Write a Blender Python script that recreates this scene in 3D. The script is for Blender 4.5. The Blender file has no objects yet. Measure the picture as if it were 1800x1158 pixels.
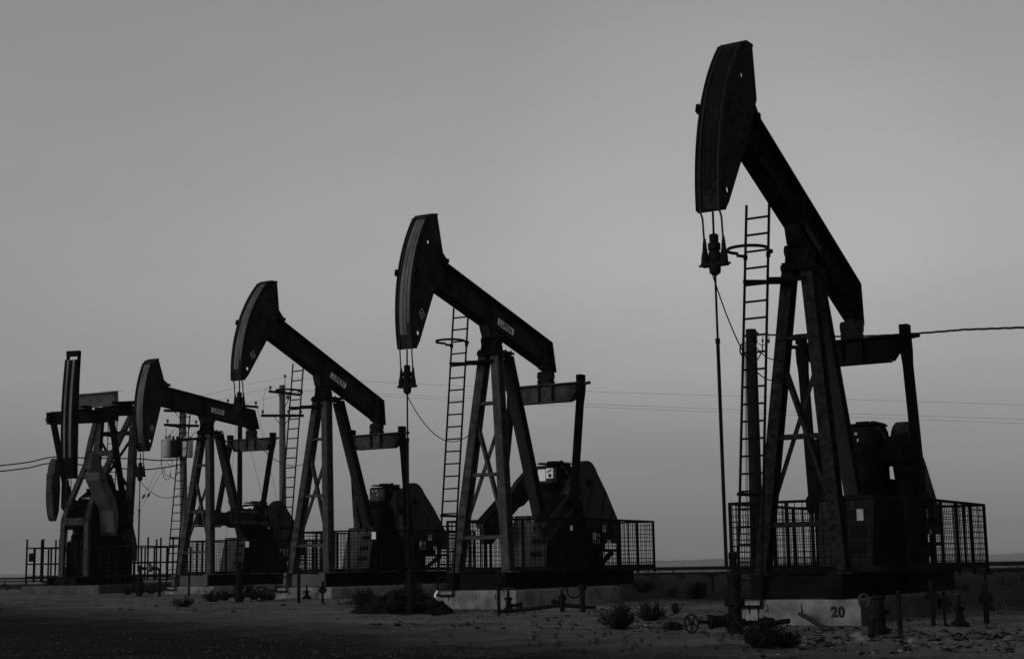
import bpy, bmesh, math, random
from mathutils import Vector, Matrix, noise as mnoise
R = math.radians
rnd = random.Random(7)
scene = bpy.context.scene
COL = scene.collection
ZC = 1.10                                  # camera height above the near ground

# ------------------------------------------------------------------ camera
FPX = 2647.25
PITCH, ROLL = R(8.8736), R(0.9764)
cd = bpy.data.cameras.new('camera'); cam = bpy.data.objects.new('camera', cd); COL.objects.link(cam)
cd.sensor_width = 36; cd.lens = 36 * FPX / 1800; cd.clip_start = .1; cd.clip_end = 20000
cam.matrix_world = Matrix.Translation((0, 0, ZC)) @ Matrix.Rotation(math.pi / 2 + PITCH, 4, 'X') @ Matrix.Rotation(-ROLL, 4, 'Z')
scene.camera = cam

def ray(px, py):
    uu, vv = px - 900, 579 - py
    cr, sr = math.cos(ROLL), math.sin(ROLL)
    u = cr * uu + sr * vv; v = -sr * uu + cr * vv
    cp, sp = math.cos(PITCH), math.sin(PITCH)
    x, y, z = u / FPX, 1.0, v / FPX
    return Vector((x, cp * y - sp * z, sp * y + cp * z))
def at(px, py, Y):                         # the point at depth Y that a photograph pixel looks at
    d = ray(px, py); p = d * (Y / d.y); p.z += ZC; return p

# ------------------------------------------------------------------ ground height
def h1(x, y, s): return math.sin(x * 1.7 / s + 1.3 * math.sin(y * 1.1 / s)) * math.cos(y * 1.3 / s + .7 * math.sin(x * .9 / s))
def ground_base(x, y):
    if y < 15: z = -1.08 + .0075 * (-11)
    elif y < 62: z = -1.08 + .0075 * (y - 26)
    elif y < 130: z = -.81 - .0018 * (y - 62)
    else: z = -.93 - 13 * (1 - math.exp(-((y - 130) / 90.) ** 2))
    return z + ZC
def ground_z(x, y):
    z = ground_base(x, y)
    if y < 130:
        dr = (x + 13.84) * -.818 + (y - 41.0) * -.576              # > 0 on the graded road
        k = .35 if dr > 1 else 1.0
        z += .028 * h1(x, y, 2.3) + k * (.05 * mnoise.fractal(Vector((x * .9, y * .9, 0)), .9, 2.1, 5) + .018 * mnoise.noise(Vector((x * 3.1, y * 3.1, 4))))
        for c in (1.6, 3.2): z -= .035 * math.exp(-((dr - c - .4 * math.sin(y * .21)) / .16) ** 2)   # wheel ruts
    return z
def on_ground(px, py):
    d = ray(px, py); t = 22.0
    for _ in range(40):
        p = d * t; t = (ground_base(p.x, p.y) - ZC) / d.z
        t = max(8, min(t, 200))
    p = d * t; return Vector((p.x, p.y, ground_z(p.x, p.y)))

# ------------------------------------------------------------------ materials
def mat(name, base, rough=.8, var=.35, scale=3., bump=.0, bscale=40., metal=0., streak=False, spec=.3):
    m = bpy.data.materials.new(name); m.use_nodes = True
    nt = m.node_tree; N = nt.nodes; L = nt.links
    b = N['Principled BSDF']; b.inputs['Roughness'].default_value = rough; b.inputs['Metallic'].default_value = metal
    b.inputs['Specular IOR Level'].default_value = spec if spec != .3 else .08
    tc = N.new('ShaderNodeTexCoord')
    vec = tc.outputs['Object']
    if streak:
        mp = N.new('ShaderNodeMapping'); mp.inputs['Scale'].default_value = (1, 1, .12); L.new(vec, mp.inputs['Vector']); vec = mp.outputs['Vector']
    no = N.new('ShaderNodeTexNoise'); no.inputs['Scale'].default_value = scale; no.inputs['Detail'].default_value = 9; no.inputs['Roughness'].default_value = .65
    L.new(vec, no.inputs['Vector'])
    rp = N.new('ShaderNodeValToRGB'); rp.color_ramp.elements[0].position = .3; rp.color_ramp.elements[1].position = .7
    lo, hi = base * (1 - var), base * (1 + var)
    rp.color_ramp.elements[0].color = (lo, lo, lo, 1); rp.color_ramp.elements[1].color = (hi, hi, hi, 1)
    L.new(no.outputs['Fac'], rp.inputs['Fac']); L.new(rp.outputs['Color'], b.inputs['Base Color'])
    if bump:
        n2 = N.new('ShaderNodeTexNoise'); n2.inputs['Scale'].default_value = bscale; n2.inputs['Detail'].default_value = 6
        L.new(tc.outputs['Object'], n2.inputs['Vector'])
        bp = N.new('ShaderNodeBump'); bp.inputs['Strength'].default_value = bump; bp.inputs['Distance'].default_value = .03
        L.new(n2.outputs['Fac'], bp.inputs['Height']); L.new(bp.outputs['Normal'], b.inputs['Normal'])
    return m
M = dict(
    steel=mat('weathered_dark_steel', .006, .8, .6, 2.5, .15, 30, spec=.015),
    steel_leg=mat('worn_grey_painted_steel', .046, .85, .6, 5, .25, 25, spec=.015),
    steel_grey=mat('pale_grey_painted_steel', .065, .65, .35, 2, .1, 30, streak=True, spec=.08),
    guard=mat('grey_guard_sheet', .022, .75, .3, 1.2, spec=.06),
    wear=mat('greasy_worn_steel', .075, .55, .7, 4, .2, 20, streak=True, spec=.25),
    plate=mat('white_enamel_plate', .85, .5, .1, 6),
    label=mat('printed_white_label', .8, .5, .12, 30),
    dull=mat('faded_grey_decal', .32, .6, .4, 20),
    ink=mat('black_paint', .012, .6, .2, 10), stencil=mat('worn_stencil_paint', .02, .8, .8, 25),
    concrete=mat('stained_concrete', .15, .9, .6, 2.2, .5, 18),
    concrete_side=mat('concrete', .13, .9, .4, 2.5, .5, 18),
    wood=mat('weathered_pole_timber', .075, .85, .4, 6, .4, 30, streak=True),
    wood_dark=mat('tarred_pole_timber', .007, .85, .4, 6, .4, 30, streak=True),
    tank=mat('transformer_grey_enamel', .3, .5, .15, 3, spec=.4),
    cable=mat('black_cable_sheath', .02, .6, .2, 5),
    wire=mat('aged_aluminium_wire', .06, .6, .2, 5),
    porcelain=mat('brown_glazed_porcelain', .05, .25, .1, 5, spec=.5),
    cast=mat('oily_cast_iron', .007, .7, .5, 8, .3, 40, spec=.05),
    leaf=mat('dry_scrub_leaf', .014, .9, .5, 6),
    rock=mat('pale_sandstone', .14, .95, .35, 7, .6, 20),
    brick=mat('broken_grey_brick', .07, .95, .35, 7, .6, 20),
    earth=mat('oil_soaked_earth', .006, .95, .6, 5, .9, 14),
    ridge=mat('distant_dry_hills', .09, 1, .3, .01),
    gravel=mat('dull_road_gravel', .055, .95, .6, 9, .4, 20),
    darkened=mat('shade_dark_concrete', .04, .9, .6, 2.5, .5, 18),  # concrete with the shade of the turned-away sides put into its colour
    steel_oily=mat('oil_blackened_steel', .006, .75, .7, 3, .2, 20, streak=True, spec=.04),
    steel_worn=mat('blackened_worn_steel', .014, .8, .9, 9, .3, 25, spec=.015),
    steel_head=mat('blotched_dark_paint', .018, .8, .75, 2.2, .15, 30, spec=.015),
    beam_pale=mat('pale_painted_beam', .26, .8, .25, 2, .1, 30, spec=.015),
    pad_dull=mat('dull_stained_concrete', .07, .9, .6, 2.5, .5, 18),
    tree=mat('distant_tree_foliage', .04, 1, .3, .1),
)

# ------------------------------------------------------------------ mesh builder
def ident(p): return Vector(p)
class MB:
    def __init__(s, T=ident): s.v = []; s.f = []; s.T = T
    def poly(s, vs, fs):
        o = len(s.v); s.v += [s.T(v) for v in vs]; s.f += [[o + i for i in f] for f in fs]; return s
    def hexa(s, a):  # 8 corners: bottom ring 0-3, top ring 4-7
        return s.poly(a, [(0, 3, 2, 1), (4, 5, 6, 7), (0, 1, 5, 4), (1, 2, 6, 5), (2, 3, 7, 6), (3, 0, 4, 7)])
    def box(s, x0, x1, y0, y1, z0, z1):
        return s.hexa([(x0, y0, z0), (x1, y0, z0), (x1, y1, z0), (x0, y1, z0), (x0, y0, z1), (x1, y0, z1), (x1, y1, z1), (x0, y1, z1)])
    def bar(s, p, q, w, h, up=(0, 0, 1), w2=None, h2=None):
        p, q = Vector(p), Vector(q); d = (q - p).normalized(); up = Vector(up)
        a = d.cross(up)
        if a.length < 1e-4: a = d.cross(Vector((1, 0, 0)))
        a.normalize(); b = a.cross(d).normalized()
        w2 = w if w2 is None else w2; h2 = h if h2 is None else h2
        A = [p + a * sx * w / 2 + b * sy * h / 2 for sx, sy in ((-1, -1), (1, -1), (1, 1), (-1, 1))]
        B = [q + a * sx * w2 / 2 + b * sy * h2 / 2 for sx, sy in ((-1, -1), (1, -1), (1, 1), (-1, 1))]
        return s.hexa(A + B)
    def ibeam(s, p, q, w, h, t, up=(0, 0, 1)):   # w: flange width (sideways), h: depth along up
        p, q = Vector(p), Vector(q); d = (q - p).normalized(); up = Vector(up)
        a = d.cross(up).normalized(); b = a.cross(d).normalized()
        for sg in (-1, 1):
            o = b * sg * (h / 2 - t / 2); s.bar(p + o, q + o, w, t, b)
        return s.bar(p, q, t, h - 2 * t - .002, b)
    def tube(s, pts, r, n=6, caps=True):
        pts = [Vector(p) for p in pts]; o = len(s.v); k = len(pts); ref = None
        rr = r if isinstance(r, (list, tuple)) else [r] * k
        for i, p in enumerate(pts):
            d = (pts[min(i + 1, k - 1)] - pts[max(i - 1, 0)]).normalized()
            if ref is None:
                ref = d.cross(Vector((0, 0, 1)))
                if ref.length < 1e-3: ref = d.cross(Vector((1, 0, 0)))
            ref = (ref - d * ref.dot(d)).normalized(); b = d.cross(ref)
            for j in range(n):
                t = 2 * math.pi * j / n
                s.v.append(s.T(p + (ref * math.cos(t) + b * math.sin(t)) * rr[i]))
        for i in range(k - 1):
            for j in range(n):
                s.f.append([o + i * n + j, o + i * n + (j + 1) % n, o + (i + 1) * n + (j + 1) % n, o + (i + 1) * n + j])
        if caps:
            s.f.append([o + j for j in reversed(range(n))]); s.f.append([o + (k - 1) * n + j for j in range(n)])
        return s
    def cyl(s, p, q, r, n=20, r2=None): return s.tube([p, q], [r, r if r2 is None else r2], n)
    def lathe(s, prof, c=(0, 0, 0), n=20):   # prof: (r, z)
        c = Vector(c); return s.tube([c + Vector((0, 0, z)) for r, z in prof], [max(r, .001) for r, z in prof], n)
    def rings(s, prof, p, d, n=20):          # lathe about a direction d from p
        p, d = Vector(p), Vector(d).normalized()
        o = len(s.v); a = d.cross(Vector((0, 0, 1)))
        if a.length < 1e-3: a = Vector((1, 0, 0))
        a.normalize(); b = d.cross(a)
        for r, z in prof:
            for j in range(n):
                t = 2 * math.pi * j / n; s.v.append(s.T(p + d * z + (a * math.cos(t) + b * math.sin(t)) * max(r, .001)))
        for i in range(len(prof) - 1):
            for j in range(n): s.f.append([o + i * n + j, o + i * n + (j + 1) % n, o + (i + 1) * n + (j + 1) % n, o + (i + 1) * n + j])
        s.f.append([o + j for j in reversed(range(n))]); s.f.append([o + (len(prof) - 1) * n + j for j in range(n)])
        return s
    def torus(s, c, ax, Rr, r, n=28, m=6, a0=0, a1=2 * math.pi, ref=None):
        c, ax = Vector(c), Vector(ax).normalized()
        a = Vector(ref).normalized() if ref else (ax.cross(Vector((0, 0, 1))) if abs(ax.z) < .99 else Vector((1, 0, 0)))
        a.normalize(); b = ax.cross(a)
        pts = [c + (a * math.cos(t) + b * math.sin(t)) * Rr for t in [a0 + (a1 - a0) * i / n for i in range(n + 1)]]
        return s.tube(pts, r, m)
    def prism(s, prof, y0, y1):              # prof: (x, z) polygon extruded sideways in y
        k = len(prof)
        vs = [(x, y0, z) for x, z in prof] + [(x, y1, z) for x, z in prof]
        return s.poly(vs, [list(range(k)), list(reversed(range(k, 2 * k)))] + [(i, i + k, (i + 1) % k + k, (i + 1) % k) for i in range(k)])
    def holed(s, prof, holes, y0, y1):       # plate with round holes
        bm = bmesh.new()
        es = []
        for loop in [prof] + holes:
            vv = [bm.verts.new((x, 0, z)) for x, z in loop]
            es += [bm.edges.new((vv[i], vv[(i + 1) % len(vv)])) for i in range(len(vv))]
        bmesh.ops.triangle_fill(bm, use_beauty=True, use_dissolve=False, edges=es)
        bm.verts.index_update(); bm.faces.ensure_lookup_table()
        P = [(v.co.x, v.co.z) for v in bm.verts]; F = [[v.index for v in f.verts] for f in bm.faces]; k = len(P)
        bm.free()
        vs = [(x, y0, z) for x, z in P] + [(x, y1, z) for x, z in P]
        fs = F + [[i + k for i in reversed(f)] for f in F]
        o = 0
        for loop in [prof] + holes:
            n = len(loop)
            fs += [(o + i, o + i + k, o + (i + 1) % n + k, o + (i + 1) % n) for i in range(n)]
            o += n
        return s.poly(vs, fs)
    def build(s, name, material, parent=None, smooth=False, bevel=0):
        me = bpy.data.meshes.new(name); me.from_pydata([tuple(v) for v in s.v], [], s.f)
        bm = bmesh.new(); bm.from_mesh(me); bmesh.ops.recalc_face_normals(bm, faces=bm.faces); bm.to_mesh(me); bm.free()
        me.materials.append(M[material] if isinstance(material, str) else material)
        if smooth:
            for p in me.polygons: p.use_smooth = True
            try: me.set_sharp_from_angle(angle=R(40))
            except Exception: pass
        o = bpy.data.objects.new(name, me); COL.objects.link(o)
        if parent: o.parent = parent
        if bevel:
            md = o.modifiers.new('bevel', 'BEVEL'); md.width = bevel; md.segments = 2; md.limit_method = 'ANGLE'
        return o
def tag(o, label=None, cat=None, group=None, kind=None):
    if label: o['label'] = label
    if cat: o['category'] = cat
    if group: o['group'] = group
    if kind: o['kind'] = kind
    return o
def thing(name, label, cat, loc=(0, 0, 0), rz=0, group=None):
    o = bpy.data.objects.new(name, None); COL.objects.link(o); o.empty_display_size = .3
    o.location = loc; o.rotation_euler = (0, 0, rz); return tag(o, label, cat, group)
def copy_tree(o, parent=None):
    c = o.copy(); COL.objects.link(c)
    if parent: c.parent = parent
    for ch in [x for x in bpy.data.objects if x.parent == o]: copy_tree(ch, c)
    return c
def lettering(name, text, size, origin, xdir, ydir, material, parent, bold=.0, depth=.004, T=ident, sx=1.0):
    cu = bpy.data.curves.new(name, 'FONT'); cu.body = text; cu.size = size; cu.offset = bold; cu.align_x = 'CENTER'; cu.align_y = 'CENTER'
    cu.resolution_u = 4; cu.space_character = 1.08
    to = bpy.data.objects.new(name + '_curve', cu); COL.objects.link(to)
    dg = bpy.context.evaluated_depsgraph_get(); me = bpy.data.meshes.new_from_object(to.evaluated_get(dg))
    bpy.data.objects.remove(to); bpy.data.curves.remove(cu)
    X, Y = Vector(xdir), Vector(ydir); O = Vector(origin)
    for v in me.vertices: v.co = T(O + X * v.co.x * sx + Y * v.co.y)
    me.materials.clear(); me.materials.append(M[material]); me.name = name
    bm = bmesh.new(); bm.from_mesh(me)
    Nn = (T(O + X.cross(Y)) - T(O)).normalized() * depth
    g = bmesh.ops.extrude_face_region(bm, geom=list(bm.faces))
    for e in g['geom']:
        if isinstance(e, bmesh.types.BMVert): e.co += Nn
    bmesh.ops.recalc_face_normals(bm, faces=bm.faces); bm.to_mesh(me); bm.free()
    o = bpy.data.objects.new(name, me); COL.objects.link(o)
    if parent: o.parent = parent
    return o

# ------------------------------------------------------------------ world, sun
SUN_AZ = Vector((-.80, -.60, 0)).normalized()          # horizontal direction towards the low sun, left of and behind the camera
SUN_EL = R(14)
w = bpy.data.worlds.new('World'); scene.world = w; w.use_nodes = True
nt = w.node_tree; N = nt.nodes; L = nt.links; N.clear()
out = N.new('ShaderNodeOutputWorld'); bg = N.new('ShaderNodeBackground'); L.new(bg.outputs[0], out.inputs['Surface'])
sky = N.new('ShaderNodeTexSky'); sky.sky_type = 'NISHITA'; sky.sun_disc = False
sky.sun_elevation = SUN_EL; sky.sun_rotation = math.atan2(SUN_AZ.x, SUN_AZ.y)
sky.air_density = 2.0; sky.dust_density = 4.0
bw = N.new('ShaderNodeRGBToBW'); L.new(sky.outputs[0], bw.inputs[0])
tc = N.new('ShaderNodeTexCoord'); sep = N.new('ShaderNodeSeparateXYZ'); L.new(tc.outputs['Generated'], sep.inputs[0])
asn = N.new('ShaderNodeMath'); asn.operation = 'ARCSINE'; L.new(sep.outputs['Z'], asn.inputs[0])
mr = N.new('ShaderNodeMapRange'); mr.inputs['From Min'].default_value = 0; mr.inputs['From Max'].default_value = R(60); L.new(asn.outputs[0], mr.inputs['Value'])
rp = N.new('ShaderNodeValToRGB'); cr = rp.color_ramp; cr.interpolation = 'EASE'
SKY = [(0.0, .68), (.06, .80), (.13, .98), (.19, 1.08), (.34, .945), (.55, .72), (1.0, .55)]
while len(cr.elements) < len(SKY): cr.elements.new(.5)
for e, (p, v) in zip(cr.elements, SKY): e.position = p; e.color = (v / 1.1, v / 1.1, v / 1.1, 1)
L.new(mr.outputs[0], rp.inputs['Fac'])
# thin high overcast, lifted as unseen fill on the sun's side behind the camera; a soft bright patch low ahead
dot = N.new('ShaderNodeVectorMath'); dot.operation = 'DOT_PRODUCT'; dot.inputs[1].default_value = Vector((.17, .98, 0)).normalized(); L.new(tc.outputs['Generated'], dot.inputs[0])
m2 = N.new('ShaderNodeMapRange'); m2.interpolation_type = 'SMOOTHSTEP'; m2.inputs['From Min'].default_value = -.6; m2.inputs['From Max'].default_value = .5
m2.inputs['To Min'].default_value = 1.15; m2.inputs['To Max'].default_value = 1.0; L.new(dot.outputs['Value'], m2.inputs['Value'])
cn = N.new('ShaderNodeTexNoise'); cn.inputs['Scale'].default_value = 2.2; cn.inputs['Detail'].default_value = 4
cm = N.new('ShaderNodeMapping'); cm.inputs['Scale'].default_value = (1, 1, 4); L.new(tc.outputs['Generated'], cm.inputs[0]); L.new(cm.outputs[0], cn.inputs['Vector'])
m3 = N.new('ShaderNodeMapRange'); m3.inputs['From Min'].default_value = .3; m3.inputs['From Max'].default_value = .7; m3.inputs['To Min'].default_value = .945; m3.inputs['To Max'].default_value = 1.055
L.new(cn.outputs['Fac'], m3.inputs['Value'])
def mul(a, b):
    n = N.new('ShaderNodeMath'); n.operation = 'MULTIPLY'; L.new(a, n.inputs[0]); L.new(b, n.inputs[1]); return n.outputs[0]
flat = N.new('ShaderNodeMapRange'); flat.inputs['From Min'].default_value = 0; flat.inputs['From Max'].default_value = 8; flat.inputs['To Min'].default_value = 2.2; flat.inputs['To Max'].default_value = 4.2
L.new(bw.outputs[0], flat.inputs['Value'])             # cloud evens the clear-sky gradient out
m2b = N.new('ShaderNodeMapRange'); m2b.interpolation_type = 'SMOOTHSTEP'; m2b.inputs['From Min'].default_value = .84; m2b.inputs['From Max'].default_value = .99
m2b.inputs['To Min'].default_value = .90; m2b.inputs['To Max'].default_value = 1.0; L.new(dot.outputs['Value'], m2b.inputs['Value'])
# soft halo behind the nearest pump's head, a glow painted into the sky
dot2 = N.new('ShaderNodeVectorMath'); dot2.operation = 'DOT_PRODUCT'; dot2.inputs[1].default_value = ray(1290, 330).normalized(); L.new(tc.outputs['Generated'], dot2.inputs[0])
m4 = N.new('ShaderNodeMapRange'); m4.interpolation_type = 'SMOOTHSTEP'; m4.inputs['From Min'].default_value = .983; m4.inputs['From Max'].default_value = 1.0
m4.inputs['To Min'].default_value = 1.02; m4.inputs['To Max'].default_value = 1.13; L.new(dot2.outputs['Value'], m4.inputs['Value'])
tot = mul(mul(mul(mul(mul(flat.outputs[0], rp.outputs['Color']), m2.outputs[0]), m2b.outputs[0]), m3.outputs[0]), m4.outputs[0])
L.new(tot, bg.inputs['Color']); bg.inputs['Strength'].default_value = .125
sd = bpy.data.lights.new('sun', 'SUN'); so = bpy.data.objects.new('sun', sd); COL.objects.link(so)
sd.energy = 1.0; sd.angle = R(18); sd.color = (1, 1, 1)
dirv = Vector((SUN_AZ.x * math.cos(SUN_EL), SUN_AZ.y * math.cos(SUN_EL), math.sin(SUN_EL)))
so.rotation_euler = dirv.to_track_quat('Z', 'Y').to_euler()
scene.view_settings.view_transform = 'Standard'; scene.view_settings.look = 'None'; scene.view_settings.exposure = 0; scene.view_settings.gamma = 1

# ------------------------------------------------------------------ ground
def steps(*segs):
    o = []
    for a, b, n in segs: o += [a + (b - a) * i / n for i in range(n)]
    return o + [segs[-1][1]]
xs = steps((-9500, -300, 10), (-300, -45, 22), (-45, -24, 42), (-24, 14, 300), (14, 30, 32), (30, 300, 24), (300, 9500, 10))
ys = steps((-200, 0, 8), (0, 14, 14), (14, 46, 290), (46, 75, 80), (75, 130, 40), (130, 400, 40), (400, 8700, 20))
nx = len(xs)
me = bpy.data.meshes.new('ground')
me.from_pydata([(x, y, ground_z(x, y)) for y in ys for x in xs], [], [(j * nx + i, j * nx + i + 1, (j + 1) * nx + i + 1, (j + 1) * nx + i) for j in range(len(ys) - 1) for i in range(nx - 1)])
for p in me.polygons: p.use_smooth = True
g = bpy.data.objects.new('ground', me); COL.objects.link(g); tag(g, kind='structure')
m = bpy.data.materials.new('dusty_ground'); m.use_nodes = True; nt = m.node_tree; N = nt.nodes; L = nt.links; b = N['Principled BSDF']
b.inputs['Roughness'].default_value = .95; b.inputs['Specular IOR Level'].default_value = .05
tc = N.new('ShaderNodeTexCoord')
def noise(sc, det=8, ro=.6, vec=None):
    n = N.new('ShaderNodeTexNoise'); n.inputs['Scale'].default_value = sc; n.inputs['Detail'].default_value = det; n.inputs['Roughness'].default_value = ro
    L.new(vec or tc.outputs['Object'], n.inputs['Vector']); return n.outputs['Fac']
def ramp(f, stops):
    r = N.new('ShaderNodeValToRGB')
    while len(r.color_ramp.elements) < len(stops): r.color_ramp.elements.new(.5)
    for e, (p, v) in zip(r.color_ramp.elements, stops): e.position = p; e.color = (v, v, v, 1)
    L.new(f, r.inputs['Fac']); return r.outputs['Color']
def math_(op, a, b_):
    n = N.new('ShaderNodeMath'); n.operation = op
    for i, q in enumerate((a, b_)):
        if isinstance(q, (int, float)): n.inputs[i].default_value = q
        else: L.new(q, n.inputs[i])
    return n.outputs[0]
# wheel-track direction: stretch the noise along the row of pumps
mp = N.new('ShaderNodeMapping'); mp.inputs['Rotation'].default_value = (0, 0, R(54.8)); mp.inputs['Scale'].default_value = (.22, 1.1, 1); L.new(tc.outputs['Object'], mp.inputs['Vector'])
sand = math_('MULTIPLY', ramp(noise(1.1, 12, .72, mp.outputs[0]), [(.30, .04), (.48, .125), (.72, .22)]), ramp(noise(9, 8, .75), [(.3, .55), (.6, 1.1)]))
road = math_('MULTIPLY', ramp(noise(1.6, 6, .6, mp.outputs[0]), [(.3, .004), (.5, .010), (.72, .022)]), ramp(noise(30, 6, .8), [(.3, .4), (.52, .9), (.75, 1.9)]))
sp = N.new('ShaderNodeSeparateXYZ'); L.new(tc.outputs['Object'], sp.inputs[0])
dist = math_('ADD', math_('MULTIPLY', math_('ADD', sp.outputs['X'], 13.84), -.818), math_('MULTIPLY', math_('ADD', sp.outputs['Y'], -41.0), -.576))
dist = math_('ADD', dist, math_('MULTIPLY', math_('SUBTRACT', noise(.5, 8, .7), .5), 6.0))
dist0 = dist
dist = math_('ADD', dist, 1.0)
mask = N.new('ShaderNodeMapRange'); mask.interpolation_type = 'SMOOTHSTEP'; mask.inputs['From Min'].default_value = -2.8; mask.inputs['From Max'].default_value = 3.4; L.new(dist, mask.inputs['Value'])
mx = N.new('ShaderNodeMix'); mx.data_type = 'RGBA'; L.new(mask.outputs[0], mx.inputs[0]); L.new(sand, mx.inputs[6]); L.new(road, mx.inputs[7])
# beyond the wells the plain is covered with dry scrub
far = N.new('ShaderNodeMapRange'); far.interpolation_type = 'SMOOTHSTEP'; far.inputs['From Min'].default_value = -11; far.inputs['From Max'].default_value = -15.5; L.new(dist0, far.inputs['Value'])
mx2 = N.new('ShaderNodeMix'); mx2.data_type = 'RGBA'; L.new(far.outputs[0], mx2.inputs[0]); L.new(mx.outputs[2], mx2.inputs[6]); mx2.inputs[7].default_value = (.012, .012, .012, 1)
L.new(mx2.outputs[2], b.inputs['Base Color'])
hh = math_('ADD', math_('MULTIPLY', noise(6, 10, .75), 1.0), math_('MULTIPLY', noise(45, 4, .7), .35))
bp = N.new('ShaderNodeBump'); bp.inputs['Strength'].default_value = .9; bp.inputs['Distance'].default_value = .10
L.new(hh, bp.inputs['Height']); L.new(bp.outputs['Normal'], b.inputs['Normal'])
me.materials.append(m)

# loose gravel: tiny stones nobody could count
def lump(mb, c, r, sq=.6, n=None, seed=0):
    q = random.Random(seed); pts = []
    vs = [(0, 0, 1), (.9, 0, .4), (.28, .86, .4), (-.73, .53, .4), (-.73, -.53, .4), (.28, -.86, .4), (.73, .53, -.4), (-.28, .86, -.4), (-.9, 0, -.4), (-.28, -.86, -.4), (.73, -.53, -.4), (0, 0, -1)]
    fs = [(0, 1, 2), (0, 2, 3), (0, 3, 4), (0, 4, 5), (0, 5, 1), (1, 6, 2), (2, 7, 3), (3, 8, 4), (4, 9, 5), (5, 10, 1), (2, 6, 7), (3, 7, 8), (4, 8, 9), (5, 9, 10), (1, 10, 6), (6, 11, 7), (7, 11, 8), (8, 11, 9), (9, 11, 10), (10, 11, 6)]
    a = q.uniform(0, 6.28); ex = q.uniform(.8, 1.4); ca, sa = math.cos(a), math.sin(a)
    o = []
    for x, y, z in vs:
        k = r * q.uniform(.75, 1.2); x, y = x * ex, y
        o.append((c[0] + (x * ca - y * sa) * k, c[1] + (x * sa + y * ca) * k, c[2] + z * k * sq))
    mb.poly(o, fs)
mb = MB()
for i in range(5200):
    px = rnd.uniform(-60, 1860); py = 1040 + 122 * math.sqrt(rnd.random())
    p = on_ground(px, py)
    if p.y > 62: continue
    lump(mb, p, rnd.choice((.006, .008, .010, .012, .018)) * rnd.uniform(.7, 1.5), .6, seed=i)
tag(mb.build('gravel', 'gravel'), kind='stuff')

# ------------------------------------------------------------------ conventional pump jacks
HP = 5.88                                   # beam pivot height over the skid top
POSE = {1: (4.30203, 22.01404, -.19100, 1.03328, .39269), 2: (-.42740, 30.99090, -.13327, 1.06331, .23398),
        3: (-4.96332, 39.17979, -.11720, 1.01426, .37767), 4: (-9.80279, 48.01244, -.13855, 1.12524, .07159)}
CRANK = {1: R(-100), 2: R(-30), 3: R(-98), 4: R(0)}
CARR = {1: 4.80, 2: 4.17, 3: 4.76, 4: 3.52}
def frame(k):
    X, Y, Z, al, be = POSE[k]; return Vector((X * 1.2, Y * 1.2, Z * 1.2 + ZC)), math.pi + al, be
def to_world(k, p):
    o, rz, be = frame(k); return o + Matrix.Rotation(rz, 3, 'Z') @ Vector(p)
WHERE = {1: 'nearest and tallest of the row, beside the pad marked 20', 2: 'second from the right, above the valve manifold on the sand',
         3: 'between the second-nearest pump and the row of utility poles', 4: 'fourth back, with its beam nearly level before the transformer pole'}
def arc(r, a0, a1, n): return [(r * math.cos(a0 + (a1 - a0) * i / n), r * math.sin(a0 + (a1 - a0) * i / n)) for i in range(n + 1)]
def circ(x, z, r, n=14): return [(x + r * math.cos(-2 * math.pi * i / n), z + r * math.sin(-2 * math.pi * i / n)) for i in range(n)]
def leg_x(z): t = (z - .12) / 5.22; return .575 - .522 * t
def leg_y(z): t = (z - .12) / 5.22; return .698 - .529 * t
def sag(p, q, s, n=12): 
    p, q = Vector(p), Vector(q); return [p.lerp(q, i / n) - Vector((0, 0, s * 4 * (i / n) * (1 - i / n))) for i in range(n + 1)]

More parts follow.
